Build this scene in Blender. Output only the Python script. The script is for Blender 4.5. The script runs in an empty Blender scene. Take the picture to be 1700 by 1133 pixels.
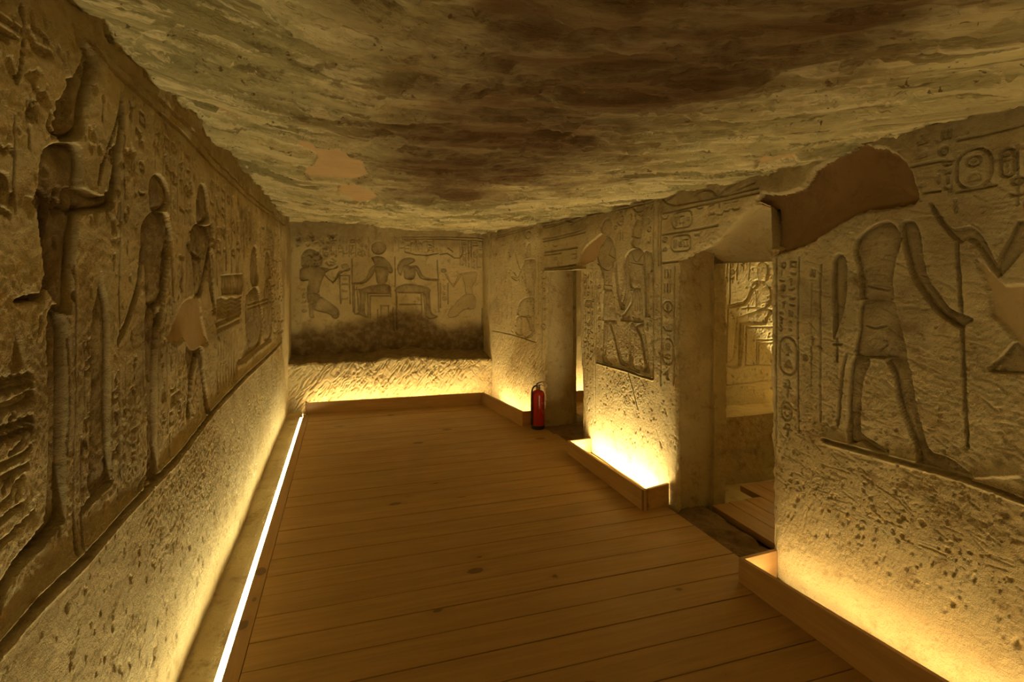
import bpy, bmesh, math, random
import numpy as np

# ------------------------------------------------------------------ camera, world, exposure
SC = bpy.context.scene
COL = SC.collection
F_PX, CX, HOR = 880.0, 850.0, 465.0          # focal length in pixels, principal column, horizon row
YAW = math.radians(17.5)
CAM_H = 1.6
cam_d = bpy.data.cameras.new('camera')
cam = bpy.data.objects.new('camera', cam_d)
COL.objects.link(cam)
cam.location = (0, 0, CAM_H)
cam.rotation_euler = (math.pi / 2, 0, -YAW)
cam_d.sensor_width = 36.0
cam_d.lens = 36.0 * F_PX / 1700.0
cam_d.shift_y = -(566.5 - HOR) / 1700.0
cam_d.clip_start = 0.02
SC.camera = cam
world = bpy.data.worlds.new('world')
SC.world = world
world.use_nodes = True
world.node_tree.nodes['Background'].inputs[0].default_value = (0, 0, 0, 1)
world.node_tree.nodes['Background'].inputs[1].default_value = 0.0
SC.view_settings.view_transform = 'Standard'
SC.view_settings.look = 'None'
SC.view_settings.gamma = 1.0
SC.view_settings.use_curve_mapping = False
SC.view_settings.exposure = 0.06
SC.cycles.max_bounces = 5
SC.cycles.diffuse_bounces = 4
LED_COL = (1.0, 0.835, 0.41)
LED_LEFT, LED_MID, LED_NEAR, LED_BACK, LED_SIDE, LED_ROOM = 52.0, 320.0, 48.0, 90.0, 95.0, 150.0
LED_NEAR_ROOM = 2400.0

cY, sY = math.cos(YAW), math.sin(YAW)


def ray(px, py):
    l = (np.asarray(px, float) - CX) / F_PX
    u = (HOR - np.asarray(py, float)) / F_PX
    return l * cY + sY, cY - l * sY, u


# ------------------------------------------------------------------ noise
def _h(ix, iy, seed):
    n = (ix.astype(np.int64) * 374761393 + iy.astype(np.int64) * 668265263 + seed * 974634771) & 0xFFFFFFFF
    n = ((n ^ (n >> 13)) * 1274126177) & 0xFFFFFFFF
    n = (n ^ (n >> 16)) & 0xFFFF
    return n / 32767.5 - 1.0


def vnoise(x, y, seed=0):
    x = np.asarray(x, float); y = np.asarray(y, float)
    ix = np.floor(x); iy = np.floor(y)
    fx = x - ix; fy = y - iy
    fx = fx * fx * fx * (fx * (fx * 6 - 15) + 10); fy = fy * fy * fy * (fy * (fy * 6 - 15) + 10)
    a = _h(ix, iy, seed); b = _h(ix + 1, iy, seed); c = _h(ix, iy + 1, seed); d = _h(ix + 1, iy + 1, seed)
    return (a + (b - a) * fx) * (1 - fy) + (c + (d - c) * fx) * fy


def fbm(x, y, freq, octaves, seed=0, gain=0.5):
    r = 0; a = 1.0; t = 0
    for i in range(octaves):
        r = r + a * vnoise(x * freq + 13.7 * i, y * freq + 7.3 * i, seed + i)
        t += a; a *= gain; freq *= 2.03
    return r / t


def sstep(a, b, x):
    t = np.clip((x - a) / (b - a), 0, 1)
    return t * t * (3 - 2 * t)


def catmull(pts, closed=False, n=5):
    p = np.asarray(pts, float)
    m = len(p)
    out = []
    rng = range(m) if closed else range(m - 1)
    for i in rng:
        if closed:
            a, b, c, d = p[(i - 1) % m], p[i], p[(i + 1) % m], p[(i + 2) % m]
        else:
            a, b, c, d = p[max(i - 1, 0)], p[i], p[i + 1], p[min(i + 2, m - 1)]
        for k in range(n):
            t = k / n
            out.append(0.5 * ((2 * b) + (c - a) * t + (2 * a - 5 * b + 4 * c - d) * t * t + (3 * b - a - 3 * c + d) * t ** 3))
    if not closed:
        out.append(p[-1])
    return np.array(out)


def oval(cx, cy, rx, ry=None, n=18):
    ry = rx if ry is None else ry
    return [(cx + rx * math.cos(2 * math.pi * i / n), cy + ry * math.sin(2 * math.pi * i / n)) for i in range(n)]


# ------------------------------------------------------------------ objects
def mesh_obj(name, verts, faces, mat, parent=None, smooth=True, attrs=None, normals=None):
    me = bpy.data.meshes.new(name)
    verts = np.ascontiguousarray(verts, dtype=np.float32)
    if isinstance(faces, np.ndarray):
        nf, k = faces.shape
        me.vertices.add(len(verts)); me.vertices.foreach_set('co', verts.ravel())
        me.loops.add(nf * k); me.loops.foreach_set('vertex_index', np.ascontiguousarray(faces, dtype=np.int32).ravel())
        me.polygons.add(nf)
        me.polygons.foreach_set('loop_start', np.arange(0, nf * k, k, dtype=np.int32))
        me.update(calc_edges=True)
    else:
        me.from_pydata([tuple(map(float, v)) for v in verts], [], faces)
    me.polygons.foreach_set('use_smooth', np.full(len(me.polygons), bool(smooth)))
    if attrs:
        for k, a in attrs.items():
            at = me.attributes.new(k, 'FLOAT', 'POINT')
            at.data.foreach_set('value', np.ascontiguousarray(a, dtype=np.float32))
    if normals is not None:
        me.normals_split_custom_set_from_vertices(np.asarray(normals, dtype=np.float32))
    me.materials.append(mat)
    o = bpy.data.objects.new(name, me)
    COL.objects.link(o)
    if parent is not None:
        o.parent = parent
    return o


def empty(name, loc=(0, 0, 0), rz=0.0):
    o = bpy.data.objects.new(name, None)
    COL.objects.link(o)
    o.location = loc; o.rotation_euler = (0, 0, rz)
    o.empty_display_size = 0.1
    return o


def tag(o, label=None, cat=None, group=None, kind=None):
    if label: o['label'] = label
    if cat: o['category'] = cat
    if group: o['group'] = group
    if kind: o['kind'] = kind
    return o


def bm_obj(name, bm, mat, parent=None, smooth=False):
    me = bpy.data.meshes.new(name)
    bm.normal_update()
    bm.to_mesh(me); bm.free()
    for p in me.polygons: p.use_smooth = smooth
    me.materials.append(mat)
    o = bpy.data.objects.new(name, me)
    COL.objects.link(o)
    if parent is not None: o.parent = parent
    return o


def box_bm(x0, x1, y0, y1, z0, z1, bev=0.0, seg=1):
    bm = bmesh.new()
    bmesh.ops.create_cube(bm, size=1)
    for v in bm.verts:
        v.co = (x0 + (v.co.x + .5) * (x1 - x0), y0 + (v.co.y + .5) * (y1 - y0), z0 + (v.co.z + .5) * (z1 - z0))
    if bev:
        bmesh.ops.bevel(bm, geom=list(bm.edges), offset=bev, segments=seg, affect='EDGES')
    return bm


def board(name, a, b, thick, h0, h1, mat, parent, z0=0.0, side=1):
    """upright board from plan point a to b, its thickness to the left (side 1) or right, heights h0 at a, h1 at b"""
    a = np.array(a, float); b = np.array(b, float)
    d = (b - a) / np.linalg.norm(b - a)
    n = np.array([-d[1], d[0]]) * side * thick
    P = [a, b, b + n, a + n]
    bm = bmesh.new()
    lo = [bm.verts.new((p[0], p[1], z0)) for p in P]
    hi = [bm.verts.new((p[0], p[1], h)) for p, h in zip(P, (h0, h1, h1, h0))]
    bm.faces.new(lo[::-1]); bm.faces.new(hi)
    for i in range(4):
        bm.faces.new([lo[i], lo[(i + 1) % 4], hi[(i + 1) % 4], hi[i]])
    bmesh.ops.recalc_face_normals(bm, faces=list(bm.faces))
    bmesh.ops.bevel(bm, geom=list(bm.edges), offset=0.002, segments=1, affect='EDGES')
    return bm_obj(name, bm, mat, parent)


# ------------------------------------------------------------------ materials
def new_mat(name):
    m = bpy.data.materials.new(name); m.use_nodes = True
    nt = m.node_tree
    for n in list(nt.nodes): nt.nodes.remove(n)
    out = nt.nodes.new('ShaderNodeOutputMaterial')
    b = nt.nodes.new('ShaderNodeBsdfPrincipled')
    nt.links.new(b.outputs[0], out.inputs[0])
    return m, nt, b


def N(nt, t, **kw):
    n = nt.nodes.new(t)
    for k, v in kw.items():
        if k.startswith('i_'):
            n.inputs[k[2:].replace('_', ' ')].default_value = v
        else:
            setattr(n, k, v)
    return n


def noise(nt, vec, scale, detail=6, rough=0.55, dist=0.0):
    n = N(nt, 'ShaderNodeTexNoise')
    n.inputs['Scale'].default_value = scale
    n.inputs['Detail'].default_value = detail
    n.inputs['Roughness'].default_value = rough
    n.inputs['Distortion'].default_value = dist
    if vec is not None: nt.links.new(vec, n.inputs['Vector'])
    return n.outputs[0]


def mix(nt, f, a, b, blend='MIX'):
    n = N(nt, 'ShaderNodeMix', data_type='RGBA', blend_type=blend)
    if hasattr(f, 'links'): nt.links.new(f, n.inputs[0])
    else: n.inputs[0].default_value = f
    for s, v in ((6, a), (7, b)):
        if hasattr(v, 'links'): nt.links.new(v, n.inputs[s])
        else: n.inputs[s].default_value = (*v, 1)
    return n.outputs[2]


def math_n(nt, op, a, b=None, clamp=False):
    n = N(nt, 'ShaderNodeMath', operation=op, use_clamp=clamp)
    for i, v in enumerate((a, b)):
        if v is None: continue
        if hasattr(v, 'links'): nt.links.new(v, n.inputs[i])
        else: n.inputs[i].default_value = v
    return n.outputs[0]


def ramp(nt, v, lo, hi, a=0.0, b=1.0):
    n = N(nt, 'ShaderNodeMapRange', interpolation_type='SMOOTHSTEP')
    nt.links.new(v, n.inputs[0])
    n.inputs[1].default_value = lo; n.inputs[2].default_value = hi
    n.inputs[3].default_value = a; n.inputs[4].default_value = b
    return n.outputs[0]


def bump(nt, b, h, strength, dist):
    n = N(nt, 'ShaderNodeBump')
    n.inputs['Strength'].default_value = strength
    n.inputs['Distance'].default_value = dist
    nt.links.new(h, n.inputs['Height'])
    nt.links.new(n.outputs[0], b.inputs['Normal'])
    return n


def stone_mat(name, light, mid, dark, stain=(0.105, 0.056, 0.021), bumpd=0.004, vscale=(1, 1, 1)):
    m, nt, b = new_mat(name)
    geo = N(nt, 'ShaderNodeNewGeometry')
    mp = N(nt, 'ShaderNodeMapping'); mp.inputs['Scale'].default_value = vscale
    nt.links.new(geo.outputs['Position'], mp.inputs[0])
    v = mp.outputs[0]
    c = mix(nt, ramp(nt, noise(nt, v, 2.3, 5, .6, .4), .35, .65), mid, light)
    c = mix(nt, ramp(nt, noise(nt, v, 9.0, 5, .65), .52, .75), c, dark)
    c = mix(nt, ramp(nt, noise(nt, v, 55.0, 2, .6), .60, .78, 0, .45), c, dark)
    c = mix(nt, ramp(nt, noise(nt, v, 30.0, 2, .6), .60, .80, 0, .4), c, light)
    at = N(nt, 'ShaderNodeAttribute', attribute_name='stain')
    f = math_n(nt, 'MULTIPLY', at.outputs['Fac'], ramp(nt, noise(nt, v, 14.0, 3, .6), .30, .62, .72, 1.0))
    c = mix(nt, f, c, stain)
    nt.links.new(c, b.inputs['Base Color'])
    b.inputs['Roughness'].default_value = 0.93
    b.inputs['Specular IOR Level'].default_value = 0.12
    h = math_n(nt, 'ADD', noise(nt, v, 55.0, 5, .68), math_n(nt, 'MULTIPLY', noise(nt, v, 260.0, 2, .6), .35))
    bump(nt, b, h, 0.9, bumpd)
    return m


M = {}
M['stone'] = stone_mat('carved_sandstone', (.71, .60, .355), (.61, .495, .275), (.41, .30, .145), bumpd=.010)
M['stone_rough'] = stone_mat('rough_sandstone', (.63, .52, .295), (.51, .40, .21), (.35, .25, .115), bumpd=.009)
M['mortar'] = stone_mat('repair_mortar', (.57, .40, .21), (.52, .355, .18), (.46, .31, .15), bumpd=.0012)
M['mortar_pale'] = stone_mat('pale_repair_mortar', (.60, .46, .25), (.55, .415, .22), (.48, .35, .18), bumpd=.0012)
M['mortar_brown'] = stone_mat('brown_repair_mortar', (.29, .175, .075), (.25, .148, .06), (.20, .115, .045), bumpd=.0015)


def ceiling_mat():
    m, nt, b = new_mat('flaking_ceiling_rock')
    geo = N(nt, 'ShaderNodeNewGeometry')
    sep = N(nt, 'ShaderNodeSeparateXYZ'); nt.links.new(geo.outputs['Position'], sep.inputs[0])
    X, Y, Z = sep.outputs
    dx = math_n(nt, 'SUBTRACT', X, .43)
    s = math_n(nt, 'ADD', Y, math_n(nt, 'MULTIPLY', math_n(nt, 'MULTIPLY', dx, dx), .40))
    cb = N(nt, 'ShaderNodeCombineXYZ')
    nt.links.new(math_n(nt, 'MULTIPLY', X, .30), cb.inputs[0]); nt.links.new(s, cb.inputs[1]); nt.links.new(Z, cb.inputs[2])
    v = cb.outputs[0]
    c = mix(nt, ramp(nt, noise(nt, v, 3.0, 7, .62, .6), .36, .62), (.31, .26, .12), (.66, .565, .31))
    c = mix(nt, ramp(nt, noise(nt, v, 9.0, 6, .65, .5), .54, .62, 0, .8), c, (.80, .69, .42))
    c = mix(nt, ramp(nt, noise(nt, v, 16.0, 5, .6, .3), .57, .65, 0, .75), c, (.19, .14, .06))
    c = mix(nt, ramp(nt, noise(nt, v, 40.0, 3, .6), .62, .74, 0, .7), c, (.82, .72, .46))
    c = mix(nt, ramp(nt, noise(nt, geo.outputs['Position'], 5.5, 6, .68, .8), .60, .64, 0, .75), c, (.74, .62, .36))
    c = mix(nt, ramp(nt, noise(nt, geo.outputs['Position'], 26.0, 3, .6, .5), .66, .70, 0, .8), c, (.09, .055, .022))
    # soot that settled along the middle of the vault
    w = noise(nt, geo.outputs['Position'], 1.1, 6, .6, .3)
    xx = math_n(nt, 'ADD', math_n(nt, 'ABSOLUTE', math_n(nt, 'SUBTRACT', X, .78)), math_n(nt, 'MULTIPLY', math_n(nt, 'SUBTRACT', w, .5), 1.5))
    f1 = ramp(nt, xx, .27, .72, 1.0, 0.0)
    f2 = ramp(nt, Y, 5.2, 4.0, 0.0, 1.0)
    n2 = ramp(nt, noise(nt, v, 4.0, 5, .62, .6), .30, .62, .65, 1.0)
    f = math_n(nt, 'MULTIPLY', math_n(nt, 'MULTIPLY', f1, f2), n2)
    c = mix(nt, math_n(nt, 'MULTIPLY', f, .96), c, (.050, .023, .008))
    f3 = math_n(nt, 'MULTIPLY', ramp(nt, xx, .55, 1.15, .8, 0.0), f2)
    c = mix(nt, math_n(nt, 'MULTIPLY', f3, .55), c, (.20, .105, .04))
    nt.links.new(c, b.inputs['Base Color'])
    b.inputs['Roughness'].default_value = .95
    b.inputs['Specular IOR Level'].default_value = .1
    h = math_n(nt, 'ADD', noise(nt, v, 14.0, 6, .70, .4), math_n(nt, 'MULTIPLY', noise(nt, v, 70.0, 4, .65), .5))
    bump(nt, b, h, .9, .02)
    return m


M['ceiling'] = ceiling_mat()
M['dirt'] = stone_mat('trodden_dark_rock', (.30, .20, .10), (.24, .155, .075), (.15, .092, .04), bumpd=.010)


def wood_mat(name, base, dark, knots=True, axis=0, rough=.5):
    m, nt, b = new_mat(name)
    tc = N(nt, 'ShaderNodeTexCoord')
    oi = N(nt, 'ShaderNodeObjectInfo')
    off = N(nt, 'ShaderNodeVectorMath', operation='SCALE'); off.inputs['Scale'].default_value = 37.0
    cb = N(nt, 'ShaderNodeCombineXYZ')
    nt.links.new(oi.outputs['Random'], cb.inputs[0]); nt.links.new(oi.outputs['Random'], cb.inputs[1])
    nt.links.new(cb.outputs[0], off.inputs[0])
    add = N(nt, 'ShaderNodeVectorMath', operation='ADD')
    nt.links.new(tc.outputs['Object'], add.inputs[0]); nt.links.new(off.outputs[0], add.inputs[1])
    mp = N(nt, 'ShaderNodeMapping')
    sc = [26.0, 26.0, 26.0]; sc[axis] = 1.2
    mp.inputs['Scale'].default_value = sc
    nt.links.new(add.outputs[0], mp.inputs[0])
    g = noise(nt, mp.outputs[0], 1.0, 6, .6, 1.2)
    c = mix(nt, ramp(nt, g, .32, .70), base, tuple(x * .74 for x in base))
    c = mix(nt, ramp(nt, noise(nt, add.outputs[0], 1.6, 4, .5), .35, .68, 0, .55), c, tuple(x * k for x, k in zip(base, (.80, .76, .70))))
    c = mix(nt, math_n(nt, 'MULTIPLY', oi.outputs['Random'], .35), c, tuple(x * .72 for x in base))
    h = g
    if knots:
        mk = N(nt, 'ShaderNodeMapping'); s2 = [4.6, 4.6, 0.001]; s2[axis] = 2.6
        mk.inputs['Scale'].default_value = s2
        nt.links.new(add.outputs[0], mk.inputs[0])
        vo = N(nt, 'ShaderNodeTexVoronoi', feature='F1'); vo.inputs['Scale'].default_value = 1.0
        nt.links.new(mk.outputs[0], vo.inputs['Vector'])
        d = math_n(nt, 'ADD', vo.outputs['Distance'], math_n(nt, 'MULTIPLY', math_n(nt, 'SUBTRACT', noise(nt, add.outputs[0], 30, 3, .5), .5), .08))
        sepc = N(nt, 'ShaderNodeSeparateColor'); nt.links.new(vo.outputs['Color'], sepc.inputs[0])
        keep = ramp(nt, sepc.outputs[0], .28, .32, 0.0, 1.0)
        rad = math_n(nt, 'ADD', math_n(nt, 'MULTIPLY', sepc.outputs[1], .10), .03)
        kn = math_n(nt, 'MULTIPLY', ramp(nt, math_n(nt, 'SUBTRACT', d, rad), 0.0, .03, 1.0, 0.0), keep)
        c = mix(nt, math_n(nt, 'MULTIPLY', kn, .85), c, dark)
        halo = math_n(nt, 'MULTIPLY', ramp(nt, d, .08, .24, .35, 0.0), keep)
        c = mix(nt, halo, c, tuple(x * .6 for x in base))
    sc_v = N(nt, 'ShaderNodeMapping'); s3 = [9., 9., 9.]; s3[axis] = 1.6
    sc_v.inputs['Scale'].default_value = s3
    nt.links.new(add.outputs[0], sc_v.inputs[0])
    nt.links.new(c, b.inputs['Base Color'])
    nt.links.new(ramp(nt, noise(nt, sc_v.outputs[0], 1.5, 5, .6), .3, .7, rough - .1, rough + .18), b.inputs['Roughness'])
    b.inputs['Specular IOR Level'].default_value = .35
    bump(nt, b, h, .35, .0015)
    return m


M['plank'] = wood_mat('pine_floor_board', (.52, .318, .115), (.085, .038, .014))
M['plank_y'] = wood_mat('pine_board_lengthwise', (.46, .265, .098), (.085, .038, .014), axis=1)
M['box_wood'] = wood_mat('pine_trough_board', (.62, .385, .165), (.12, .055, .02), axis=1)
M['box_wood_x'] = wood_mat('pine_trough_board_cross', (.62, .385, .165), (.12, .055, .02), axis=0)


def plain(name, col, rough=.5, metal=0.0, spec=.5, nscale=40.0, amt=.15):
    m, nt, b = new_mat(name)
    tc = N(nt, 'ShaderNodeTexCoord')
    c = mix(nt, ramp(nt, noise(nt, tc.outputs['Object'], nscale, 5, .6), .35, .7, 0, 1), col, tuple(x * (1 - amt) for x in col))
    nt.links.new(c, b.inputs['Base Color'])
    b.inputs['Roughness'].default_value = rough
    b.inputs['Metallic'].default_value = metal
    b.inputs['Specular IOR Level'].default_value = spec
    return m


M['red'] = plain('red_enamel', (.42, .018, .012), .28)
M['black'] = plain('black_plastic', (.012, .011, .010), .5)
M['brass'] = plain('brass', (.55, .40, .18), .35, 1.0)
M['steel'] = plain('dull_steel', (.5, .48, .45), .35, 1.0)
M['alu'] = plain('aluminium_channel', (.55, .53, .5), .45, 1.0)
M['label'] = plain('paper_label', (.55, .47, .36), .6)


def led_mat(name, strength):
    m, nt, b = new_mat(name)
    b.inputs['Base Color'].default_value = (.9, .88, .8, 1)
    b.inputs['Emission Color'].default_value = (*LED_COL, 1)
    b.inputs['Emission Strength'].default_value = strength
    return m


# ------------------------------------------------------------------ carved surfaces
class Surf:
    """a rock face: grid over (u, v) with relief H along the face normal; carved parts become children"""

    def __init__(self, name, u, v, P, Nn, to_uv=None, mat=None, seed=1):
        self.name, self.u, self.v = name, np.asarray(u, float), np.asarray(v, float)
        self.U, self.V = np.meshgrid(self.u, self.v)
        self.P, self.N = P, Nn
        sh = self.U.shape
        self.R = np.zeros(sh)                 # carving
        self.H = np.zeros(sh)                 # erosion and unevenness
        self.stain = np.zeros(sh)
        self.smoothmask = np.zeros(sh)        # 1 where mortar: no erosion
        self.reg = np.zeros(sh, np.int32)
        self.hole = np.zeros(sh, bool)
        self.tags = []
        self.gain = 1.5
        self.to_uv = to_uv
        self.mat = mat or M['stone']
        self.rng = random.Random(seed)

    def px(self, pts):
        p = np.asarray(pts, float)
        return np.stack(self.to_uv(p[:, 0], p[:, 1]), 1)

    def win(self, uv, pad):
        lo = uv.min(0) - pad; hi = uv.max(0) + pad
        i0, i1 = np.searchsorted(self.u, [lo[0], hi[0]]); j0, j1 = np.searchsorted(self.v, [lo[1], hi[1]])
        if i1 - i0 < 1 or j1 - j0 < 1: return None
        return slice(j0, j1), slice(i0, i1)

    @staticmethod
    def segdist(U, V, uv, closed):
        d = np.full(U.shape, 1e9)
        m = len(uv)
        for i in range(m if closed else m - 1):
            a = uv[i]; b = uv[(i + 1) % m]
            ab = b - a; L = ab @ ab + 1e-12
            t = np.clip(((U - a[0]) * ab[0] + (V - a[1]) * ab[1]) / L, 0, 1)
            d = np.minimum(d, (U - a[0] - t * ab[0]) ** 2 + (V - a[1] - t * ab[1]) ** 2)
        return np.sqrt(d)

    @staticmethod
    def inside(U, V, uv):
        c = np.zeros(U.shape, bool)
        m = len(uv)
        for i in range(m):
            x0, y0 = uv[i]; x1, y1 = uv[(i + 1) % m]
            if y0 == y1: continue
            cond = ((y0 > V) != (y1 > V)) & (U < (x1 - x0) * (V - y0) / (y1 - y0) + x0)
            c ^= cond
        return c

    def sdist(self, uv, pad):
        w = self.win(uv, pad)
        if w is None: return None, None
        U, V = self.U[w], self.V[w]
        d = self.segdist(U, V, uv, True)
        return w, np.where(self.inside(U, V, uv), d, -d)

    def newtag(self, name, label=None, parent=0, mat=None):
        self.tags.append((name, label, parent, mat))
        return len(self.tags)

    def groove(self, uv, w, depth, closed=False, stain=0.0, ridge=0.0):
        uv = np.asarray(uv, float)
        win = self.win(uv, w * 2.5)
        if win is None: return
        d = self.segdist(self.U[win], self.V[win], uv, closed)
        prof = np.clip(1 - (d / w) ** 2, 0, 1)
        self.R[win] = np.minimum(self.R[win], np.where(prof > 0, -depth * prof, 9))
        if ridge:
            self.R[win] += ridge * np.exp(-((d - 1.5 * w) / (0.5 * w)) ** 2)
        if stain:
            self.stain[win] = np.maximum(self.stain[win], stain * (prof > 0))

    def raised(self, uv, w, h):
        uv = np.asarray(uv, float)
        win = self.win(uv, w * 2.5)
        if win is None: return
        d = self.segdist(self.U[win], self.V[win], uv, False)
        self.R[win] = np.maximum(self.R[win], h * np.exp(-(d / w) ** 2))

    def sunk(self, uv, depth, soft=.02, floor=.22, edge=.003, stain=0.0, tg=0):
        uv = np.asarray(uv, float)
        w, d = self.sdist(uv, .02)
        if w is None: return
        soft = soft * .58
        val = -depth * (floor + (1 - floor) * np.exp(-np.maximum(d, 0) / soft)) * sstep(-edge, edge, d)
        self.R[w] = np.minimum(self.R[w], np.where(d > -edge, val, 9))
        ins = d > 0
        if stain:
            self.stain[w] = np.maximum(self.stain[w], stain * (.75 + .25 * np.exp(-np.maximum(d, 0) / .02)) * sstep(-.003, .004, d) * np.clip(.95 + .8 * fbm(self.U[w], self.V[w], 7, 4, 501), .45, 1))
        if tg:
            r = self.reg[w]; r[ins] = tg; self.reg[w] = r

    def patch(self, uv, depth, tg, edge=.006, bowl=0.0, rough=.0):
        uv = np.asarray(uv, float)
        w, d = self.sdist(uv, .03)
        if w is None: return
        U, V = self.U[w], self.V[w]
        d = d + .008 * fbm(U, V, 40, 3, 91)
        s = sstep(-edge, edge, d)
        val = -depth - bowl * sstep(0, .15, d)
        self.R[w] = self.R[w] * (1 - s) + val * s
        self.smoothmask[w] = np.maximum(self.smoothmask[w], s * (1 - rough))
        self.stain[w] = self.stain[w] * (1 - s)
        r = self.reg[w]; r[d > 0] = tg; self.reg[w] = r

    def pits(self, n, u0, u1, v0, v1, r0, r1, dep, elong=1.0, sharp=1.0):
        for _ in range(n):
            u = self.rng.uniform(u0, u1); v = self.rng.uniform(v0, v1)
            r = r0 + (r1 - r0) * self.rng.random() ** 2.2
            w = self.win(np.array([[u, v]]), r * 1.6 * max(1, elong))
            if w is None: continue
            a = self.rng.uniform(-.6, .6)
            du = self.U[w] - u; dv = self.V[w] - v
            x = du * math.cos(a) + dv * math.sin(a); y = (-du * math.sin(a) + dv * math.cos(a)) / elong
            q = np.sqrt(x * x + y * y) / r * (1 + .55 * vnoise(du / r * 1.1 + u * 97, dv / r * 1.1 + v * 61, 3))
            self.H[w] -= dep * r * np.clip(1.25 - 1.25 * q * q, 0, 1) ** .7 * (1 - self.smoothmask[w])

    def chisel(self, n, u0, u1, v0, v1, ang, length, w, dep):
        for _ in range(n):
            u = self.rng.uniform(u0, u1); v = self.rng.uniform(v0, v1)
            a = ang + self.rng.uniform(-.25, .25); L = length * self.rng.uniform(.5, 1.3)
            uv = np.array([[u, v], [u + L * math.cos(a), v + L * math.sin(a)]])
            win = self.win(uv, w * 2)
            if win is None: continue
            d = self.segdist(self.U[win], self.V[win], uv, False)
            self.H[win] -= dep * self.rng.uniform(.5, 1) * np.clip(1 - (d / w) ** 2, 0, 1) * (1 - self.smoothmask[win])

    def erode(self, big=.012, mid=.006, fine=.003, seed=3, aniso=1.0):
        U, V = self.U * aniso, self.V
        k = 1 - .92 * self.smoothmask
        self.H += big * fbm(U, V, 1.6, 3, seed)
        w1 = U + .03 * fbm(U, V, 11, 3, seed + 5); w2 = V + .03 * fbm(U, V, 11, 3, seed + 6)
        self.H += k * mid * fbm(w1, w2, 6, 6, seed + 20, .6)
        m = sstep(-.1, .35, fbm(w1, w2, 2.7, 4, seed + 40))
        self.H += k * fine * (.4 + m) * fbm(w1, w2, 95, 2, seed + 60, .7)
        q = fbm(w1, w2, 37, 3, seed + 80, .65)
        self.H -= k * fine * 1.5 * m * sstep(.15, .6, q)
        self.H += k * fine * .45 * fbm(U * .25, V + .04 * U, 55, 3, seed + 90, .6)

    # ---- compound drawings
    def figure(self, polys, depth, soft, name='carved_figure', label=None, stain=.5, conv=None, smooth=True, tagged=True):
        """polys: list of (sub-part name, points); the first polygon is the figure's own mesh"""
        top = 0
        for i, (nm, pts) in enumerate(polys):
            uv = conv(pts) if conv else self.px(pts)
            if smooth: uv = catmull(uv, True, 4)
            if tagged:
                t = self.newtag(name, label) if i == 0 else self.newtag(nm, None, top)
                if i == 0: top = t
            else:
                t = 0
            self.sunk(uv, depth, soft, stain=stain, tg=t)
        return top

    def glyph(self, kind, u, v, w, h, depth, lw, flip=1, tagged=True, slope=0.0):
        """one hieroglyph in the box of width w and height h centred on u, v"""
        def C(p):
            p = np.asarray(p, float)
            x = p[:, 0] * w * .5 * flip
            return np.stack([u + x, v + p[:, 1] * h * .5 + slope * x], 1)
        t = self.newtag('hieroglyph') if tagged else 0
        lines, fills = GLYPHS[kind]
        for f in fills:
            uv = C(f)
            self.sunk(uv, depth, min(w, h) * .2, stain=.25, tg=t)
        for l in lines:
            uv = C(l)
            self.groove(uv, lw, depth, stain=.25)
            if t:
                win = self.win(uv, lw)
                if win is not None:
                    d = self.segdist(self.U[win], self.V[win], uv, False)
                    r = self.reg[win]; r[d < lw * 1.05] = t; self.reg[win] = r

    def glyph_column(self, u, v0, v1, w, depth, lw, seed, tagged=True, gap=.25, tall=.9):
        rg = random.Random(seed)
        v = v1
        keys = list(GLYPHS)
        while True:
            k = rg.choice(keys)
            h = w * rg.uniform(.55, 1.15) * tall
            if k in ('water', 'loaf', 'basin', 'strokes'): h = w * .5
            if v - h < v0: break
            self.glyph(k, u, v - h / 2, w * .82, h, depth, lw, rg.choice((1, -1)), tagged)
            v -= h + w * gap

    def glyph_field(self, quad, size, depth, lw, seed, tagged=False, fill=.85, frame=True):
        """rows of signs in the area given by four corners (uv): upper left, upper right, lower right, lower left"""
        q = np.asarray(quad, float)
        wd = max(np.linalg.norm(q[1] - q[0]), np.linalg.norm(q[2] - q[3])); ht = max(np.linalg.norm(q[3] - q[0]), np.linalg.norm(q[2] - q[1]))
        nx, ny = max(1, int(wd / size)), max(1, int(ht / (size * .95)))
        rg = random.Random(seed); keys = list(GLYPHS)
        slope = (q[1, 1] - q[0, 1]) / (q[1, 0] - q[0, 0] + 1e-9)
        for j in range(ny):
            for i in range(nx):
                if rg.random() > fill: continue
                a, b = (i + .5 + rg.uniform(-.12, .12)) / nx, (j + .5 + rg.uniform(-.12, .12)) / ny
                p = (q[0] * (1 - a) + q[1] * a) * (1 - b) + (q[3] * (1 - a) + q[2] * a) * b
                k = rg.choice(keys)
                sz = size * rg.uniform(.62, .86)
                self.glyph(k, p[0], p[1], sz, sz * (.5 if k in ('water', 'basin', 'loaf', 'arm', 'snake') else 1.0), depth, lw, rg.choice((1, -1)), tagged, slope)
        if frame:
            for i in range(nx + 1):
                a = i / nx
                self.groove([q[0] * (1 - a) + q[1] * a, q[3] * (1 - a) + q[2] * a], lw * .8, depth * .8, stain=.3)

    def cartouche(self, uvc, w, h, depth, lw, seed, ang=0.0, tagged=True, horizontal=False):
        u, v = uvc
        n = 20
        pts = []
        r = min(w, h) / 2 * .95
        for cxs, cys, a0 in ((w / 2 - r, h / 2 - r, 0), (-(w / 2 - r), h / 2 - r, 90), (-(w / 2 - r), -(h / 2 - r), 180), (w / 2 - r, -(h / 2 - r), 270)):
            for k in range(6):
                a = math.radians(a0 + 18 * k)
                pts.append((cxs + r * math.cos(a), cys + r * math.sin(a)))
        p = np.array(pts)
        p = np.stack([u + p[:, 0], v + p[:, 1] + ang * p[:, 0]], 1)
        t = self.newtag('cartouche') if tagged else 0
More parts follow.
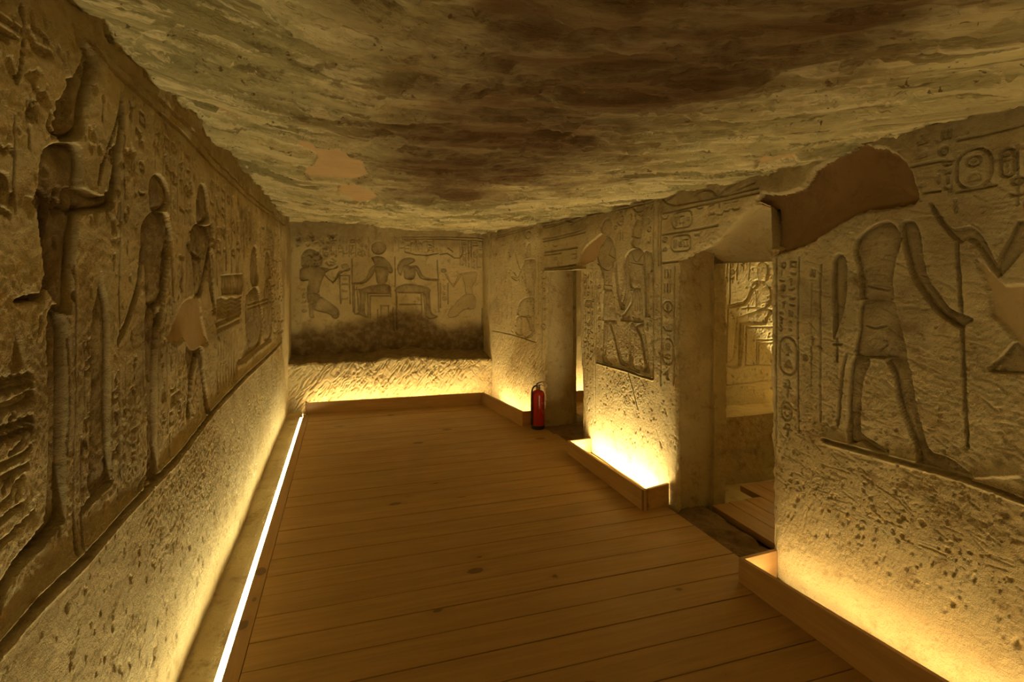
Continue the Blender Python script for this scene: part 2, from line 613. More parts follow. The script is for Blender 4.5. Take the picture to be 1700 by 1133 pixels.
        if t:
            win, d = self.sdist(p, .01)
            if win is not None:
                rr = self.reg[win]; rr[d > -lw] = t; self.reg[win] = rr
        self.groove(p, lw, depth, closed=True, stain=.2)
        rg = random.Random(seed)
        if h >= w:
            k = max(2, int(h / w / .62))
            for i in range(k):
                self.glyph(rg.choice(list(GLYPHS)), u, v + h * .78 * ((i + .5) / k - .5), w * .55, h * .66 / k, depth * .8, lw * .8, tagged=False)
        else:
            k = max(2, int(w / h / .62))
            for i in range(k):
                x = w * .8 * ((i + .5) / k - .5)
                self.glyph(rg.choice(list(GLYPHS)), u + x, v + ang * x, w * .66 / k, h * .6, depth * .8, lw * .8, tagged=False)

    # ---- output
    def build(self, parent=None, kind='structure', attach=None):
        Ht = self.H + self.R * self.gain
        V3 = self.P + self.N * Ht[..., None]
        nv, nu = self.U.shape
        du = np.gradient(V3, axis=1); dv = np.gradient(V3, axis=0)
        nn = np.cross(du, dv)
        nn /= np.linalg.norm(nn, axis=2, keepdims=True) + 1e-12
        sgn = np.sign((nn * self.N).sum(2).mean()) or 1.0
        nn *= sgn
        idx = np.arange(nv * nu).reshape(nv, nu)
        q = np.stack([idx[:-1, :-1], idx[:-1, 1:], idx[1:, 1:], idx[1:, :-1]], -1)
        if sgn < 0: q = q[..., ::-1]
        q = q.reshape(-1, 4)
        hole = self.hole.ravel()
        q = q[~hole[q].any(1)]
        reg = self.reg.ravel()[q]
        fr = np.where((reg == reg[:, :1]).all(1), reg[:, 0], 0)
        flat = V3.reshape(-1, 3); fn = nn.reshape(-1, 3); st = self.stain.ravel()
        made = {}

        def emit(name, faces, mat, par):
            used, inv = np.unique(faces, return_inverse=True)
            return mesh_obj(name, flat[used], inv.reshape(-1, 4), mat, par, True, {'stain': st[used]}, fn[used])
        # regions too small to be told apart stay in the face itself
        cnt = np.bincount(fr, minlength=len(self.tags) + 1)
        for i in range(1, len(self.tags) + 1):
            if cnt[i] < 6:
                fr[fr == i] = 0
        order = np.argsort(fr, kind='stable')
        frs = fr[order]
        b0 = np.searchsorted(frs, np.arange(len(self.tags) + 2))
        root = emit(self.name, q[order[b0[0]:b0[1]]], self.mat, parent)
        if parent is None: tag(root, kind=kind)
        host = attach or root
        for i, (nm, lb, par, mt) in enumerate(self.tags, 1):
            if b0[i + 1] == b0[i]: continue
            pr = host if not par else made.get(par, host)
            o = emit(nm, q[order[b0[i]:b0[i + 1]]], mt or self.mat, pr)
            if lb: o['label'] = lb
            made[i] = o
        return root


def _arc(cx, cy, rx, ry, a0, a1, n=9):
    return [(cx + rx * math.cos(math.radians(a0 + (a1 - a0) * i / (n - 1))), cy + ry * math.sin(math.radians(a0 + (a1 - a0) * i / (n - 1)))) for i in range(n)]


GLYPHS = {
    # name: (lines, filled outlines) in a box from -1 to 1
    'water': ([[(-1 + .25 * i, .35 * (1 if i % 2 else -1)) for i in range(9)]], []),
    'disc': ([oval(0, 0, .75) + [(.75, 0)]], [oval(0, 0, .25)]),
    'loaf': ([], [_arc(0, -.7, .8, 1.3, 0, 180)]),
    'basin': ([], [[(-1, .4), (1, .4), (.7, -.4), (-.7, -.4)]]),
    'reed': ([[(0, -1), (0, .2)]], [[(0, .1), (.35, .5), (.15, 1), (-.1, .9), (-.2, .4)]]),
    'house': ([[(.3, -.7), (.9, -.7), (.9, .7), (-.9, .7), (-.9, -.7), (-.3, -.7)]], []),
    'bird': ([[(.1, -.6), (.15, -1)], [(-.15, -.55), (-.1, -1)], [(-.1, -1), (.4, -1)]],
             [[(.75, .62), (.55, .9), (.25, .9), (.1, .6), (-.3, .2), (-.95, -.45), (-.3, -.55), (.2, -.5), (.42, 0), (.5, .5)]]),
    'strokes': ([[(-.6, -.8), (-.6, .8)], [(0, -.8), (0, .8)], [(.6, -.8), (.6, .8)]], []),
    'eye': ([_arc(0, 0, 1, .55, 0, 180) + _arc(0, 0, 1, .55, 180, 360)], [oval(0, 0, .3, .42, 10)]),
    'staff': ([[(-.1, -1), (0, .8), (.45, .95)], [(-.4, .3), (.3, .3)]], []),
    'ankh': ([[(0, -1), (0, .1)], [(-.55, .1), (.55, .1)], oval(0, .55, .32, .42, 12) + [(.32, .55)]], []),
    'snake': ([[(-1, -.5), (-.5, -.1), (0, -.5), (.45, -.1), (.6, .6), (.95, .6)]], []),
    'sedge': ([[(0, -1), (0, .5), (.5, .9)], [(0, .1), (-.5, .5)], [(0, -.2), (.5, .2)]], []),
    'feather': ([], [[(-.15, -1), (.15, -1), (.4, .4), (.25, .95), (-.1, .95), (-.3, .4)]]),
    'arm': ([[(-1, .3), (-.6, -.1), (.7, -.1), (1, .3)]], []),
    'block': ([], [[(-.8, .35), (.8, .35), (.8, -.35), (-.8, -.35)]]),
}

FIG = {  # a standing figure, one unit tall, facing +x
    'torso': [(-.115, .765), (-.03, .785), (.03, .785), (.115, .765), (.10, .69), (.06, .56), (-.05, .56), (-.085, .69)],
    'crown': [(-.05, .865), (-.045, .93), (-.02, .985), (.0, 1.0), (.022, .975), (.038, .9), (.045, .865)],
    'head': [(-.052, .868), (.044, .868), (.05, .85), (.062, .832), (.046, .815), (.028, .79), (0, .785), (-.04, .79), (-.058, .82)],
    'kilt': [(-.055, .56), (.065, .56), (.10, .48), (.15, .38), (.0, .37), (-.075, .38)],
    'leg': [(-.068, .375), (-.005, .375), (-.03, .2), (-.045, .04), (.05, .008), (.05, 0), (-.095, 0), (-.1, .05), (-.088, .2)],
    'leg_b': [(.03, .375), (.105, .375), (.115, .2), (.12, .04), (.22, .008), (.22, 0), (.075, 0), (.07, .1), (.055, .22)],
    'arm_down': [(-.115, .765), (-.15, .64), (-.135, .47), (-.12, .42), (-.095, .43), (-.105, .6), (-.085, .71)],
    'arm_up': [(.105, .765), (.175, .67), (.285, .745), (.30, .725), (.175, .625), (.09, .695)],
    'arm_front': [(.105, .765), (.15, .64), (.26, .60), (.27, .58), (.13, .59), (.09, .695)],
}


def std_fig(S, u, v, h, depth, soft, face=1, arms=('arm_down', 'arm_up'), label=None, stain=.5, tagged=True, wide=1.0):
    def conv(p):
        p = np.asarray(p, float)
        return np.stack([u + p[:, 0] * h * face * wide, v + p[:, 1] * h], 1)
    keys = ['torso', 'crown', 'head', 'kilt', 'leg', 'leg_b'] + list(arms)
    names = {'leg_b': 'leg', 'arm_down': 'arm', 'arm_up': 'arm', 'arm_front': 'arm'}
    S.figure([(names.get(k, k), FIG[k]) for k in keys], depth, soft, label=label, stain=stain, conv=conv, tagged=tagged)


def grid_steps(*spans):
    out = []
    for a, b, s in spans:
        n = max(1, int(round((b - a) / s)))
        out += list(np.linspace(a, b, n, endpoint=False))
    out.append(spans[-1][1])
    return np.array(out)


def quad_surf(name, p00, p10, p01, p11, step, mat=None, big=.012, mid=.008, fine=.003, seed=5, facing=None, ragged=None):
    """a bilinear rock face between four corners"""
    p00, p10, p01, p11 = (np.array(p, float) for p in (p00, p10, p01, p11))
    lu = max(np.linalg.norm(p10 - p00), np.linalg.norm(p11 - p01)); lv = max(np.linalg.norm(p01 - p00), np.linalg.norm(p11 - p10))
    u = np.linspace(0, lu, max(2, int(lu / step) + 1)); v = np.linspace(0, lv, max(2, int(lv / step) + 1))
    a = (u / lu)[None, :, None]; b = (v / lv)[:, None, None]
    P = p00 * (1 - a) * (1 - b) + p10 * a * (1 - b) + p01 * (1 - a) * b + p11 * a * b
    n = np.cross(p10 - p00, p01 - p00); n /= np.linalg.norm(n)
    if facing is not None and n @ np.array(facing, float) < 0: n = -n
    Nn = np.broadcast_to(n, P.shape).copy()
    S = Surf(name, u, v, P, Nn, None, mat or M['stone_rough'], seed)
    S.erode(big, mid, fine, seed)
    return S

# ================================================================== THE SETTING
Y_BACK, Y_FRONT = 7.38, -2.0


def xl(y):
    return -0.634 - 0.0055 * np.maximum(np.asarray(y, float) - 2, 0)


RW_Y = [-3, 2.35, 3.19, 4.69, 5.45, 6.95, 8.0]
RW_X = [2.25, 2.24, 2.22, 2.19, 2.10, 1.90, 1.90]


def xr(y):
    return np.interp(np.asarray(y, float), RW_Y, RW_X)


def zc(x, y):
    return 2.35 - 0.045 * (np.asarray(x, float) + .65) + .006 * (np.asarray(y, float) - 2)


def uv_left(px, py):
    dx, dy, dz = ray(px, py); t = xl(3.0) / dx
    for _ in range(15): t = xl(t * dy) / dx
    return t * dy, CAM_H + t * dz


def uv_right(px, py):
    dx, dy, dz = ray(px, py); t = 2.2 / dx
    for _ in range(60): t = .5 * t + .5 * xr(t * dy) / dx
    return t * dy, CAM_H + t * dz


def uv_back(px, py):
    dx, dy, dz = ray(px, py); t = Y_BACK / dy
    return t * dx, CAM_H + t * dz


def uv_ceil(px, py):
    dx, dy, dz = ray(px, py); t = .65 / dz
    for _ in range(15): t = (zc(t * dx, t * dy) - CAM_H) / dz
    return t * dx, t * dy


# ------------------------------------------------------------------ left wall
u = grid_steps((Y_FRONT, .3, .06), (.3, 1.1, .0115), (1.1, 2.1, .0042), (2.1, 4.0, .0085), (4.0, 7.42, .016))
v = grid_steps((-.06, .5, .008), (.5, 2.25, .0039), (2.25, 2.46, .011))
UU, VV = np.meshgrid(u, v)
P = np.stack([xl(UU), UU, VV], -1)
Nn = np.zeros_like(P); Nn[..., 0] = 1
L = Surf('wall_left', u, v, P, Nn, uv_left, seed=11)
lp = L.px
# nearest king with tall crown and outstretched arm
L.figure([
    ('torso', [(76, 250), (72, 300), (66, 325), (78, 330), (80, 380), (84, 430), (82, 480), (112, 520), (122, 500), (126, 430), (134, 370), (139, 340), (137, 310), (138, 250), (110, 238)]),
    ('crown', [(145, 76), (158, 90), (160, 98), (152, 140), (144, 185), (138, 225), (100, 232), (96, 195), (98, 172), (108, 150), (122, 128), (136, 100)]),
    ('arm', [(112, 315), (138, 314), (158, 323), (176, 326), (183, 300), (188, 250), (195, 200), (203, 154), (206, 190), (200, 250), (196, 305), (190, 330), (187, 345), (145, 352), (132, 358), (116, 350)]),
    ('arm', [(66, 322), (80, 312), (93, 330), (92, 372), (86, 420), (82, 470), (76, 498), (60, 500), (34, 503), (34, 497), (56, 491), (72, 484), (78, 440), (70, 360)]),
    ('leg', [(82, 520), (112, 530), (111, 640), (112, 760), (110, 855), (106, 868), (75, 905), (46, 935), (20, 968), (6, 1010), (-6, 1050), (-10, 1015), (16, 948), (40, 915), (62, 885), (80, 850), (83, 700)]),
], .026, .03, label='tall crowned king raising an offering, nearest on the left wall', stain=1.0)
for a in ([(164, 302), (176, 255), (190, 205), (203, 155)], [(45, 12), (46, 60), (42, 95), (38, 120), (33, 135)]):
    L.groove(lp(catmull(a)), .007, .012, stain=.6)
# narrow sceptre-bearer behind him and the band of his legs
L.figure([
    ('standard', [(168, 452), (174, 480), (181, 512), (182, 600), (181, 700), (183, 795), (170, 806), (150, 818), (148, 780), (151, 690), (153, 560), (155, 515), (161, 495)]),
    ('leg', [(187, 797), (182, 806), (160, 828), (138, 852), (134, 850), (150, 826), (170, 805)]),
], .018, .025, label='tall narrow carved figure between the two kings on the left wall', stain=.9)
# third figure: shoulders, long arm reaching down, legs
L.figure([
    ('torso', [(244, 362), (256, 352), (270, 352), (283, 362), (284, 400), (276, 450), (270, 500), (244, 510), (241, 450), (236, 412), (237, 380)]),
    ('head', [(250, 300), (262, 290), (276, 300), (284, 330), (276, 350), (256, 352), (248, 330)]),
    ('arm', [(234, 415), (241, 413), (238, 440), (232, 480), (225, 505), (212, 540), (201, 562), (195, 573), (196, 560), (208, 532), (220, 498), (228, 465)]),
    ('arm', [(282, 372), (289, 400), (283, 440), (277, 480), (271, 520), (264, 545), (263, 535), (269, 500), (275, 450)]),
    ('leg', [(243, 512), (264, 510), (258, 590), (258, 700), (259, 786), (244, 800), (242, 700), (239, 590)]),
], .022, .025, label='carved figure reaching a long arm down toward the ground line', stain=.95)
for a in ([(250, 770), (240, 790), (228, 812), (224, 826)], [(258, 768), (246, 792), (234, 812)]):
    L.groove(lp(catmull(a)), .008, .012, stain=.4)
# fourth figure above the mortar patch
L.figure([
    ('torso', [(320, 382), (330, 372), (346, 376), (356, 370), (352, 410), (344, 450), (336, 490), (326, 492), (322, 450), (318, 410)]),
    ('crown', [(337, 306), (344, 312), (347, 340), (347, 368), (330, 372), (327, 345), (330, 315)]),
    ('arm', [(346, 376), (352, 400), (356, 470), (360, 520), (356, 518), (348, 480), (344, 420)]),
    ('arm', [(320, 382), (316, 400), (326, 420), (336, 428), (333, 433), (322, 427), (313, 408)]),
    ('leg', [(312, 560), (322, 580), (330, 584), (322, 620), (318, 660), (316, 692), (310, 690), (313, 640), (310, 590)]),
    ('leg', [(328, 580), (338, 578), (340, 620), (346, 680), (350, 684), (340, 686), (336, 640)]),
], .020, .03, label='round-crowned carved figure broken by the pale mortar patch', stain=.9)
# offering stand with ribbed bundle, garlands and legs
t = L.newtag('carved_offering_stand', 'ribbed offering bundle carved above its stand')
L.sunk(lp([(367, 458), (403, 455), (405, 470), (402, 488), (368, 490)]), .014, .02, stain=.5, tg=t)
for k in range(7):
    x = 370 + 5 * k
    L.groove(lp([(x, 460), (x, 487)]), .012, .010)
for k in range(5):
    y = 497 + 6.5 * k
    L.groove(lp(catmull([(361, y + 3), (370, y), (378, y + 3), (386, y - 1), (394, y + 1), (401, y - 4)])), .013, .011, stain=.3)
for y in (540, 551):
    L.groove(lp([(359, y), (399, y - 18)]), .013, .012, stain=.3)
for k in range(8):
    x = 363 + 4.6 * k
    L.groove(lp([(x, 552), (x - 2, 650 - 3.2 * k)]), .022, .010, stain=.15)
# seated pair beyond
L.figure([
    ('torso', [(408, 500), (417, 482), (428, 478), (433, 500), (436, 540), (430, 575), (412, 590), (398, 604), (403, 590), (408, 560)]),
    ('crown', [(421, 410), (426, 409), (429, 425), (429, 470), (417, 472), (416, 430)]),
], .016, .05, label='enthroned carved figure near the far end of the left wall', stain=.75)
L.figure([
    ('torso', [(440, 470), (448, 465), (452, 480), (453, 530), (449, 562), (438, 566), (436, 520)]),
    ('crown', [(444, 420), (449, 420), (451, 445), (450, 462), (442, 464), (441, 440)]),
], .014, .05, label='last carved figure before the far corner of the left wall', stain=.7)
L.groove(lp(catmull([(396, 602), (410, 596), (424, 583), (438, 572), (451, 564)])), .02, .012, stain=.3)
for y in (506, 512):
    L.groove(lp([(414, y), (445, y - 10)]), .014, .010)
# far verticals: standards and columns of text
for x, y0, y1, w in ((288, 400, 600, .012), (306, 380, 520, .010), (362, 330, 470, .016), (405, 370, 470, .02), (410, 470, 600, .02), (433, 400, 560, .02),
                     (456, 380, 560, .02), (463, 392, 550, .02), (394, 360, 450, .02), (386, 330, 450, .018), (376, 310, 445, .016), (466, 400, 560, .02)):
    L.groove(lp([(x, y0), (x - 1, y1)]), w, .012, stain=.3)
for x, y0, y1 in ((31, 195, 350), (200, 330, 560), (128, 440, 590), (126, 590, 925), (117, 560, 750), (137, 730, 920), (181, 560, 790), (196, 640, 830), (205, 170, 330),
                  (213, 400, 420), (278, 500, 610), (282, 720, 770)):
    L.groove(lp([(x, y0), (x + (2 if y1 < 400 else -1), y1)]), .0055, .010, stain=.5)
# ground line and upper border
gl = [(-60, 1148), (0, 1079), (71, 994), (134, 931), (194, 864), (247, 807), (300, 751), (343, 693), (391, 641), (440, 595), (468, 566)]
L.groove(lp(catmull(gl)), .014, .020, stain=.45, ridge=.006)
for off in (0, 12):
    L.groove(lp(catmull([(150 + off, 70 - off), (205 + off, 131 - off), (247 + off, 170 - off), (300 + off * .9, 216 - off * .9), (332 + off * .8, 250 - off * .8), (369 + off * .6, 288 - off * .6),
                         (420 + off * .4, 336 - off * .4), (454 + off * .3, 360 - off * .3), (474, 374)])), .008, .012, stain=.4)
# glyphs between the figures, by columns measured on the photograph
def lcol(x, y0, y1, wpx, seed, tagged=True, lw=.006, dep=.011):
    (u0, va), (u1, vb), (u2, vc) = lp([(x - wpx / 2, y1), (x + wpx / 2, y1), (x, y0)])
    L.glyph_column((u0 + u1) / 2, va, vc, abs(u1 - u0), dep, lw, seed, tagged)
lcol(168, 150, 215, 26, 1)
lcol(318, 300, 365, 12, 7, False)
lcol(290, 640, 735, 22, 12); lcol(297, 480, 500, 22, 13); lcol(372, 370, 445, 14, 14, False); lcol(60, 110, 180, 40, 15); lcol(12, 210, 360, 46, 16)
lcol(355, 420, 560, 10, 17, False); lcol(445, 380, 415, 10, 18, False)
lcol(100, 700, 830, 24, 19); lcol(-60, 300, 700, 70, 23)
def lfield(pts, size, seed, tagged=False, dep=.011, lw=.0055, fill=.85, frame=True):
    L.glyph_field(lp(pts), size, dep, lw, seed, tagged, fill, frame)
lfield([(208, 150), (243, 182), (243, 345), (208, 330)], .075, 401, True, frame=False)
lfield([(258, 200), (318, 252), (318, 300), (258, 290)], .085, 402, True)
lfield([(286, 262), (318, 300), (318, 372), (286, 365)], .09, 403, False)
lfield([(350, 285), (384, 318), (384, 440), (350, 420)], .11, 404, False, lw=.009)
lfield([(290, 400), (312, 405), (312, 490), (290, 500)], .10, 405, True, lw=.007)
lfield([(206, 600), (236, 585), (236, 770), (206, 800)], .075, 406, True, fill=.8)
lfield([(262, 585), (306, 580), (306, 690), (262, 735)], .085, 407, False, fill=.8)
lfield([(430, 365), (470, 385), (470, 560), (455, 560)], .16, 408, False, lw=.012)
lfield([(384, 318), (418, 345), (418, 405), (384, 440)], .13, 409, False, lw=.010)
lfield([(140, 570), (152, 560), (150, 740), (140, 760)], .05, 410, False)
lfield([(182, 360), (198, 360), (198, 450), (182, 450)], .05, 411, False, frame=False)
lfield([(186, 620), (198, 610), (198, 790), (186, 800)], .05, 412, False)
lfield([(-4, 560), (62, 520), (62, 800), (-4, 880)], .075, 413, True, fill=.5, frame=False)
lfield([(40, 150), (78, 160), (70, 300), (40, 300)], .06, 414, False, fill=.5, frame=False)
# the frieze goes on past the left edge of the photograph
gv = float(lp([(0, 1079)])[0, 1])
for yy in (.80, .36):
    std_fig(L, yy, gv + .03, 1.42, .018, .03, -1, label='carved figure beyond the nearest king, past the photograph edge' if yy > .5 else None, stain=.7)
L.groove([[Y_FRONT, gv], [1.2, gv]], .014, .020, stain=.45, ridge=.006)
L.glyph_field([[.52, 2.1], [1.2, 2.1], [1.2, 1.85], [.52, 1.85]], .085, .011, .008, 415)
L.glyph_field([[.52, 1.8], [.66, 1.8], [.66, gv + .1], [.52, gv + .1]], .10, .011, .008, 416)
# large signs beside the left edge
def lfill(name, pts, dep=.014):
    tg = L.newtag(name)
    L.sunk(lp(catmull(pts, True, 4)), dep, .02, stain=.5, tg=tg)
lfill('hieroglyph', [(33, 548), (38, 570), (40, 608), (22, 617), (23, 590), (27, 568)])
lfill('hieroglyph', [(56, 648), (57, 662), (40, 674), (14, 680), (-6, 690), (-6, 676), (20, 665)])
lfill('hieroglyph', [(56, 68), (70, 78), (88, 88), (90, 98), (80, 98), (68, 92), (60, 84)])
lfill('hieroglyph', [(0, 42), (14, 50), (30, 60), (36, 67), (22, 62), (6, 52)])
for k, (y0, s) in enumerate(((636, 14), (650, 14), (735, 26), (716, 22))):
    L.groove(lp([(-6 + 7 * i, y0 + (3 if i % 2 else -3) - s * i / 9) for i in range(10)]), .008, .014, stain=.4)
for a in ([(0, 25), (18, 37), (37, 49)], [(0, 58), (10, 64), (18, 68)], [(60, 48), (72, 58), (82, 68)], [(100, 82), (108, 105), (114, 126)], [(60, 22), (60, 48)],
          [(0, 776), (22, 765), (46, 752), (54, 742)], [(0, 800), (20, 788), (50, 772)], [(0, 845), (18, 828), (28, 806), (44, 792)], [(0, 870), (20, 852), (42, 838)],
          [(10, 815), (12, 805), (24, 796)], [(34, 812), (30, 828)], [(2, 290), (22, 296), (22, 322)], [(0, 325), (22, 335)], [(3, 345), (24, 358)], [(2, 905), (30, 880), (60, 850)],
          [(184, 300), (178, 328)], [(86, 190), (80, 210), (86, 216)], [(100, 205), (118, 200), (136, 210)], [(88, 225), (108, 214), (126, 226)], [(96, 246), (116, 240), (136, 250)]):
    L.groove(lp(catmull(a)), .007, .012, stain=.35)
L.patch(lp(catmull([(303, 511), (312, 498), (332, 493), (337, 524), (342, 556), (345, 571), (338, 575), (322, 583), (314, 569), (308, 562), (298, 571), (279, 563), (287, 543)], True, 3)),
        .006, L.newtag('mortar_patch', 'smooth pale mortar repair on the left wall', 0, M['mortar_pale']))
L.pits(150, .75, 2.0, 1.75, 2.25, .006, .022, .8)
L.pits(700, .75, 3.2, .05, 2.2, .003, .012, .8, 1.5)
L.pits(350, 2.5, 6.9, .05, 2.2, .006, .016, .5, 1.5)
L.pits(260, .75, 4.5, .1, .8, .003, .013, .8, 2.6)
L.chisel(240, .8, 6.8, .05, 2.2, 1.35, .06, .004, .004)
L.H -= .03 * sstep(2.10, 2.33, L.V) * (.6 + .8 * fbm(L.U, L.V, 7, 4, 77))
L.stain = np.maximum(L.stain, .45 * sstep(2.02, 2.25, L.V + .12 * fbm(L.U, L.V, 5, 4, 78)))
L.stain = np.maximum(L.stain, .42 * sstep(.05, .45, fbm(L.U, L.V, 1.7, 5, 70)) * sstep(.7, 1.1, L.V))
L.erode(.010, .0045, .0016, 31)
L.build()

# ------------------------------------------------------------------ right wall with its two doorways
u = grid_steps((Y_FRONT, .2, .06), (.2, 1.0, .0115), (1.0, 2.5, .0046), (2.5, 3.15, .009), (3.15, 4.75, .006), (4.75, 7.42, .0115))
v = grid_steps((-.10, .5, .008), (.5, 2.25, .0039), (2.25, 2.42, .011))
UU, VV = np.meshgrid(u, v)
P = np.stack([xr(UU), UU, VV], -1)
Nn = np.zeros_like(P); Nn[..., 0] = -1
R = Surf('wall_right', u, v, P, Nn, uv_right, seed=21)
rp = R.px
# the striding king on the near stretch of wall
R.figure([
    ('torso', [(1416, 406), (1421, 440), (1427, 472), (1429, 496), (1455, 498), (1481, 496), (1481, 470), (1485, 436), (1494, 403), (1488, 380), (1470, 368), (1440, 380)]),
    ('arm', [(1496, 370), (1516, 369), (1527, 389), (1533, 430), (1540, 463), (1555, 484), (1578, 514), (1612, 529), (1602, 538), (1595, 545), (1578, 536), (1553, 517), (1528, 482), (1511, 453), (1501, 415), (1496, 392)]),
    ('kilt', [(1430, 500), (1425, 545), (1421, 590), (1470, 593), (1503, 596), (1497, 550), (1489, 520), (1480, 500)]),
    ('leg', [(1416, 594), (1410, 619), (1407, 669), (1407, 725), (1412, 737), (1428, 733), (1444, 744), (1470, 756), (1475, 752), (1452, 736), (1430, 720), (1428, 697), (1433, 634), (1445, 600), (1430, 594)]),
    ('leg', [(1471, 597), (1481, 619), (1489, 662), (1504, 704), (1518, 743), (1523, 770), (1535, 773), (1567, 784), (1600, 797), (1620, 800), (1613, 791), (1578, 764), (1543, 750), (1533, 725), (1520, 676), (1512, 626), (1504, 600), (1488, 597)]),
    ('banner', [(1382, 432), (1402, 428), (1405, 470), (1402, 512), (1392, 545), (1385, 562), (1384, 520)]),
    ('tail', [(1409, 588), (1401, 619), (1396, 679), (1391, 709), (1388, 708), (1391, 679), (1396, 619), (1404, 590)]),
], .022, .035, label='striding king with a kilt, largest relief on the near right wall', stain=.62)
for a in ([(1427, 472), (1450, 478), (1479, 483)], [(1429, 496), (1481, 497)], [(1447, 589), (1458, 582), (1472, 572)], [(1421, 591), (1470, 594), (1504, 597)],
          [(1436, 540), (1452, 545), (1470, 541)], [(1385, 572), (1398, 572)], [(1391, 562), (1391, 600)]):
    R.groove(rp(catmull(a)), .006, .014, stain=.5)
R.figure([
    ('arm', [(1545, 336), (1556, 350), (1580, 380), (1610, 377), (1630, 392), (1655, 443), (1649, 448), (1624, 411), (1608, 397), (1592, 402), (1565, 376), (1549, 352)]),
    ('arm', [(1720, 364), (1700, 366), (1686, 370), (1675, 394), (1654, 437), (1658, 460), (1676, 444), (1700, 415), (1722, 396)]),
    ('kilt', [(1640, 616), (1662, 592), (1684, 568), (1702, 592), (1724, 610), (1724, 624), (1700, 621)]),
], .018, .03, label='second carved figure at the right edge beyond the pale mortar', stain=.45)
# sceptre, ground lines
R.groove(rp(catmull([(1590, 403), (1592, 460), (1595, 520), (1598, 600), (1601, 680), (1605, 742)])), .008, .014, stain=.4)
R.groove(rp(catmull([(1368, 731), (1436, 750), (1514, 771), (1595, 793), (1700, 831), (1790, 862)])), .010, .016, stain=.25, ridge=.007)
R.groove(rp(catmull([(1624, 799), (1700, 820), (1790, 846)])), .008, .012, stain=.25)
R.raised(rp([(1620, 793), (1690, 789)]), .007, .008)
# text columns on the door jamb side
for x, y0, y1 in ((1289, 425, 735), (1326, 428, 715), (1363, 440, 700), (1348, 470, 640)):
    R.groove(rp([(x, y0), (x - 1, y1)]), .0055 if x != 1348 else .004, .012 if x != 1348 else .005, stain=.4)
def rcol(x, y0, y1, wpx, seed, tagged=True, lw=.0055, dep=.010):
    (u0, va), (u1, vb), (u2, vc) = rp([(x - wpx / 2, y1), (x + wpx / 2, y1), (x, y0)])
    R.glyph_column((u0 + u1) / 2, va, vc, abs(u1 - u0), dep, lw, seed, tagged)
def rcart(x0, y0, x1, y1, seed, ang=0.0, lw=.006, dep=.011):
    p = rp([((x0 + x1) / 2, (y0 + y1) / 2), (x0, (y0 + y1) / 2), (x1, (y0 + y1) / 2), ((x0 + x1) / 2, y0), ((x0 + x1) / 2, y1)])
    R.cartouche(p[0], abs(p[2, 0] - p[1, 0]), abs(p[3, 1] - p[4, 1]), dep, lw, seed, ang)
rcart(1295, 560, 1322, 622, 32); rcart(1297, 668, 1313, 698, 34); rcol(1307, 630, 664, 26, 35); rcol(1307, 704, 735, 30, 36)
rcart(1588, 247, 1646, 313, 37); rcart(1662, 247, 1684, 293, 38)
R.groove(rp([(1590, 319), (1653, 308)]), .006, .011, stain=.3)
R.groove(rp([(1536, 320), (1562, 317)]), .006, .011, stain=.3)
rcol(1574, 268, 322, 14, 40); rcol(1690, 292, 340, 30, 43); rcol(1588, 330, 372, 34, 44)
R.groove(rp([(1513, 277), (1536, 272), (1556, 268), (1582, 267)]), .006, .010)
R.groove(rp(catmull([(1425, 236), (1506, 212), (1575, 194), (1640, 180), (1740, 158)])), .010, .020, stain=.4)
R.groove(rp(catmull([(1590, 232), (1640, 222), (1700, 206)])), .007, .010)
def rfield(pts, size, seed, tagged=False, dep=.010, lw=.0055, fill=.85, frame=True):
    R.glyph_field(rp(pts), size, dep, lw, seed, tagged, fill, frame)
rfield([(1512, 226), (1586, 204), (1586, 262), (1512, 276)], .062, 421, True, frame=False)
rfield([(1520, 284), (1572, 276), (1572, 318), (1524, 324)], .055, 422, True, frame=False)
rfield([(1690, 240), (1780, 220), (1780, 330), (1690, 340)], .07, 423, False)
rfield([(1292, 432), (1323, 434), (1322, 555), (1292, 550)], .045, 424, True, frame=False)
rfield([(1330, 440), (1358, 446), (1358, 640), (1330, 630)], .05, 425, False, fill=.3, frame=False)
gr = float(rp([(1700, 831)])[0, 1])
R.groove([[Y_FRONT, gr - .01], [1.1, gr - .01]], .010, .016, stain=.25, ridge=.007)
std_fig(R, .80, gr + .02, 1.36, .018, .03, 1, label='carved figure past the right edge of the photograph', stain=.45)
R.glyph_field([[.3, 2.1], [1.0, 2.1], [1.0, 1.9], [.3, 1.9]], .08, .010, .008, 426)
# middle stretch: two gods in profile
bx = lambda pts: [(960 + .309 * a, 330 + .309 * b) for a, b in pts]
R.figure([
    ('torso', bx([(150, 208), (115, 250), (100, 300), (108, 345), (126, 385), (132, 440), (134, 488), (178, 490), (177, 450), (182, 395), (196, 340), (205, 295), (188, 235), (170, 208)])),
    ('head', bx([(122, 165), (128, 130), (145, 108), (165, 108), (182, 140), (181, 175), (165, 203), (138, 200)])),
    ('kilt', bx([(134, 494), (127, 560), (126, 655), (165, 660), (205, 655), (192, 580), (179, 494)])),
    ('leg', bx([(127, 660), (126, 760), (130, 868), (160, 892), (182, 905), (186, 897), (152, 858), (150, 780), (158, 700), (160, 662)])),
    ('leg', bx([(166, 662), (185, 740), (210, 840), (224, 888), (260, 902), (264, 890), (236, 868), (216, 800), (204, 720), (202, 660)])),
    ('arm', bx([(204, 300), (212, 400), (217, 480), (228, 555), (246, 575), (240, 598), (222, 582), (206, 500), (198, 400)])),
], .015, .02, label='left of two carved gods between the doorways', stain=.45)
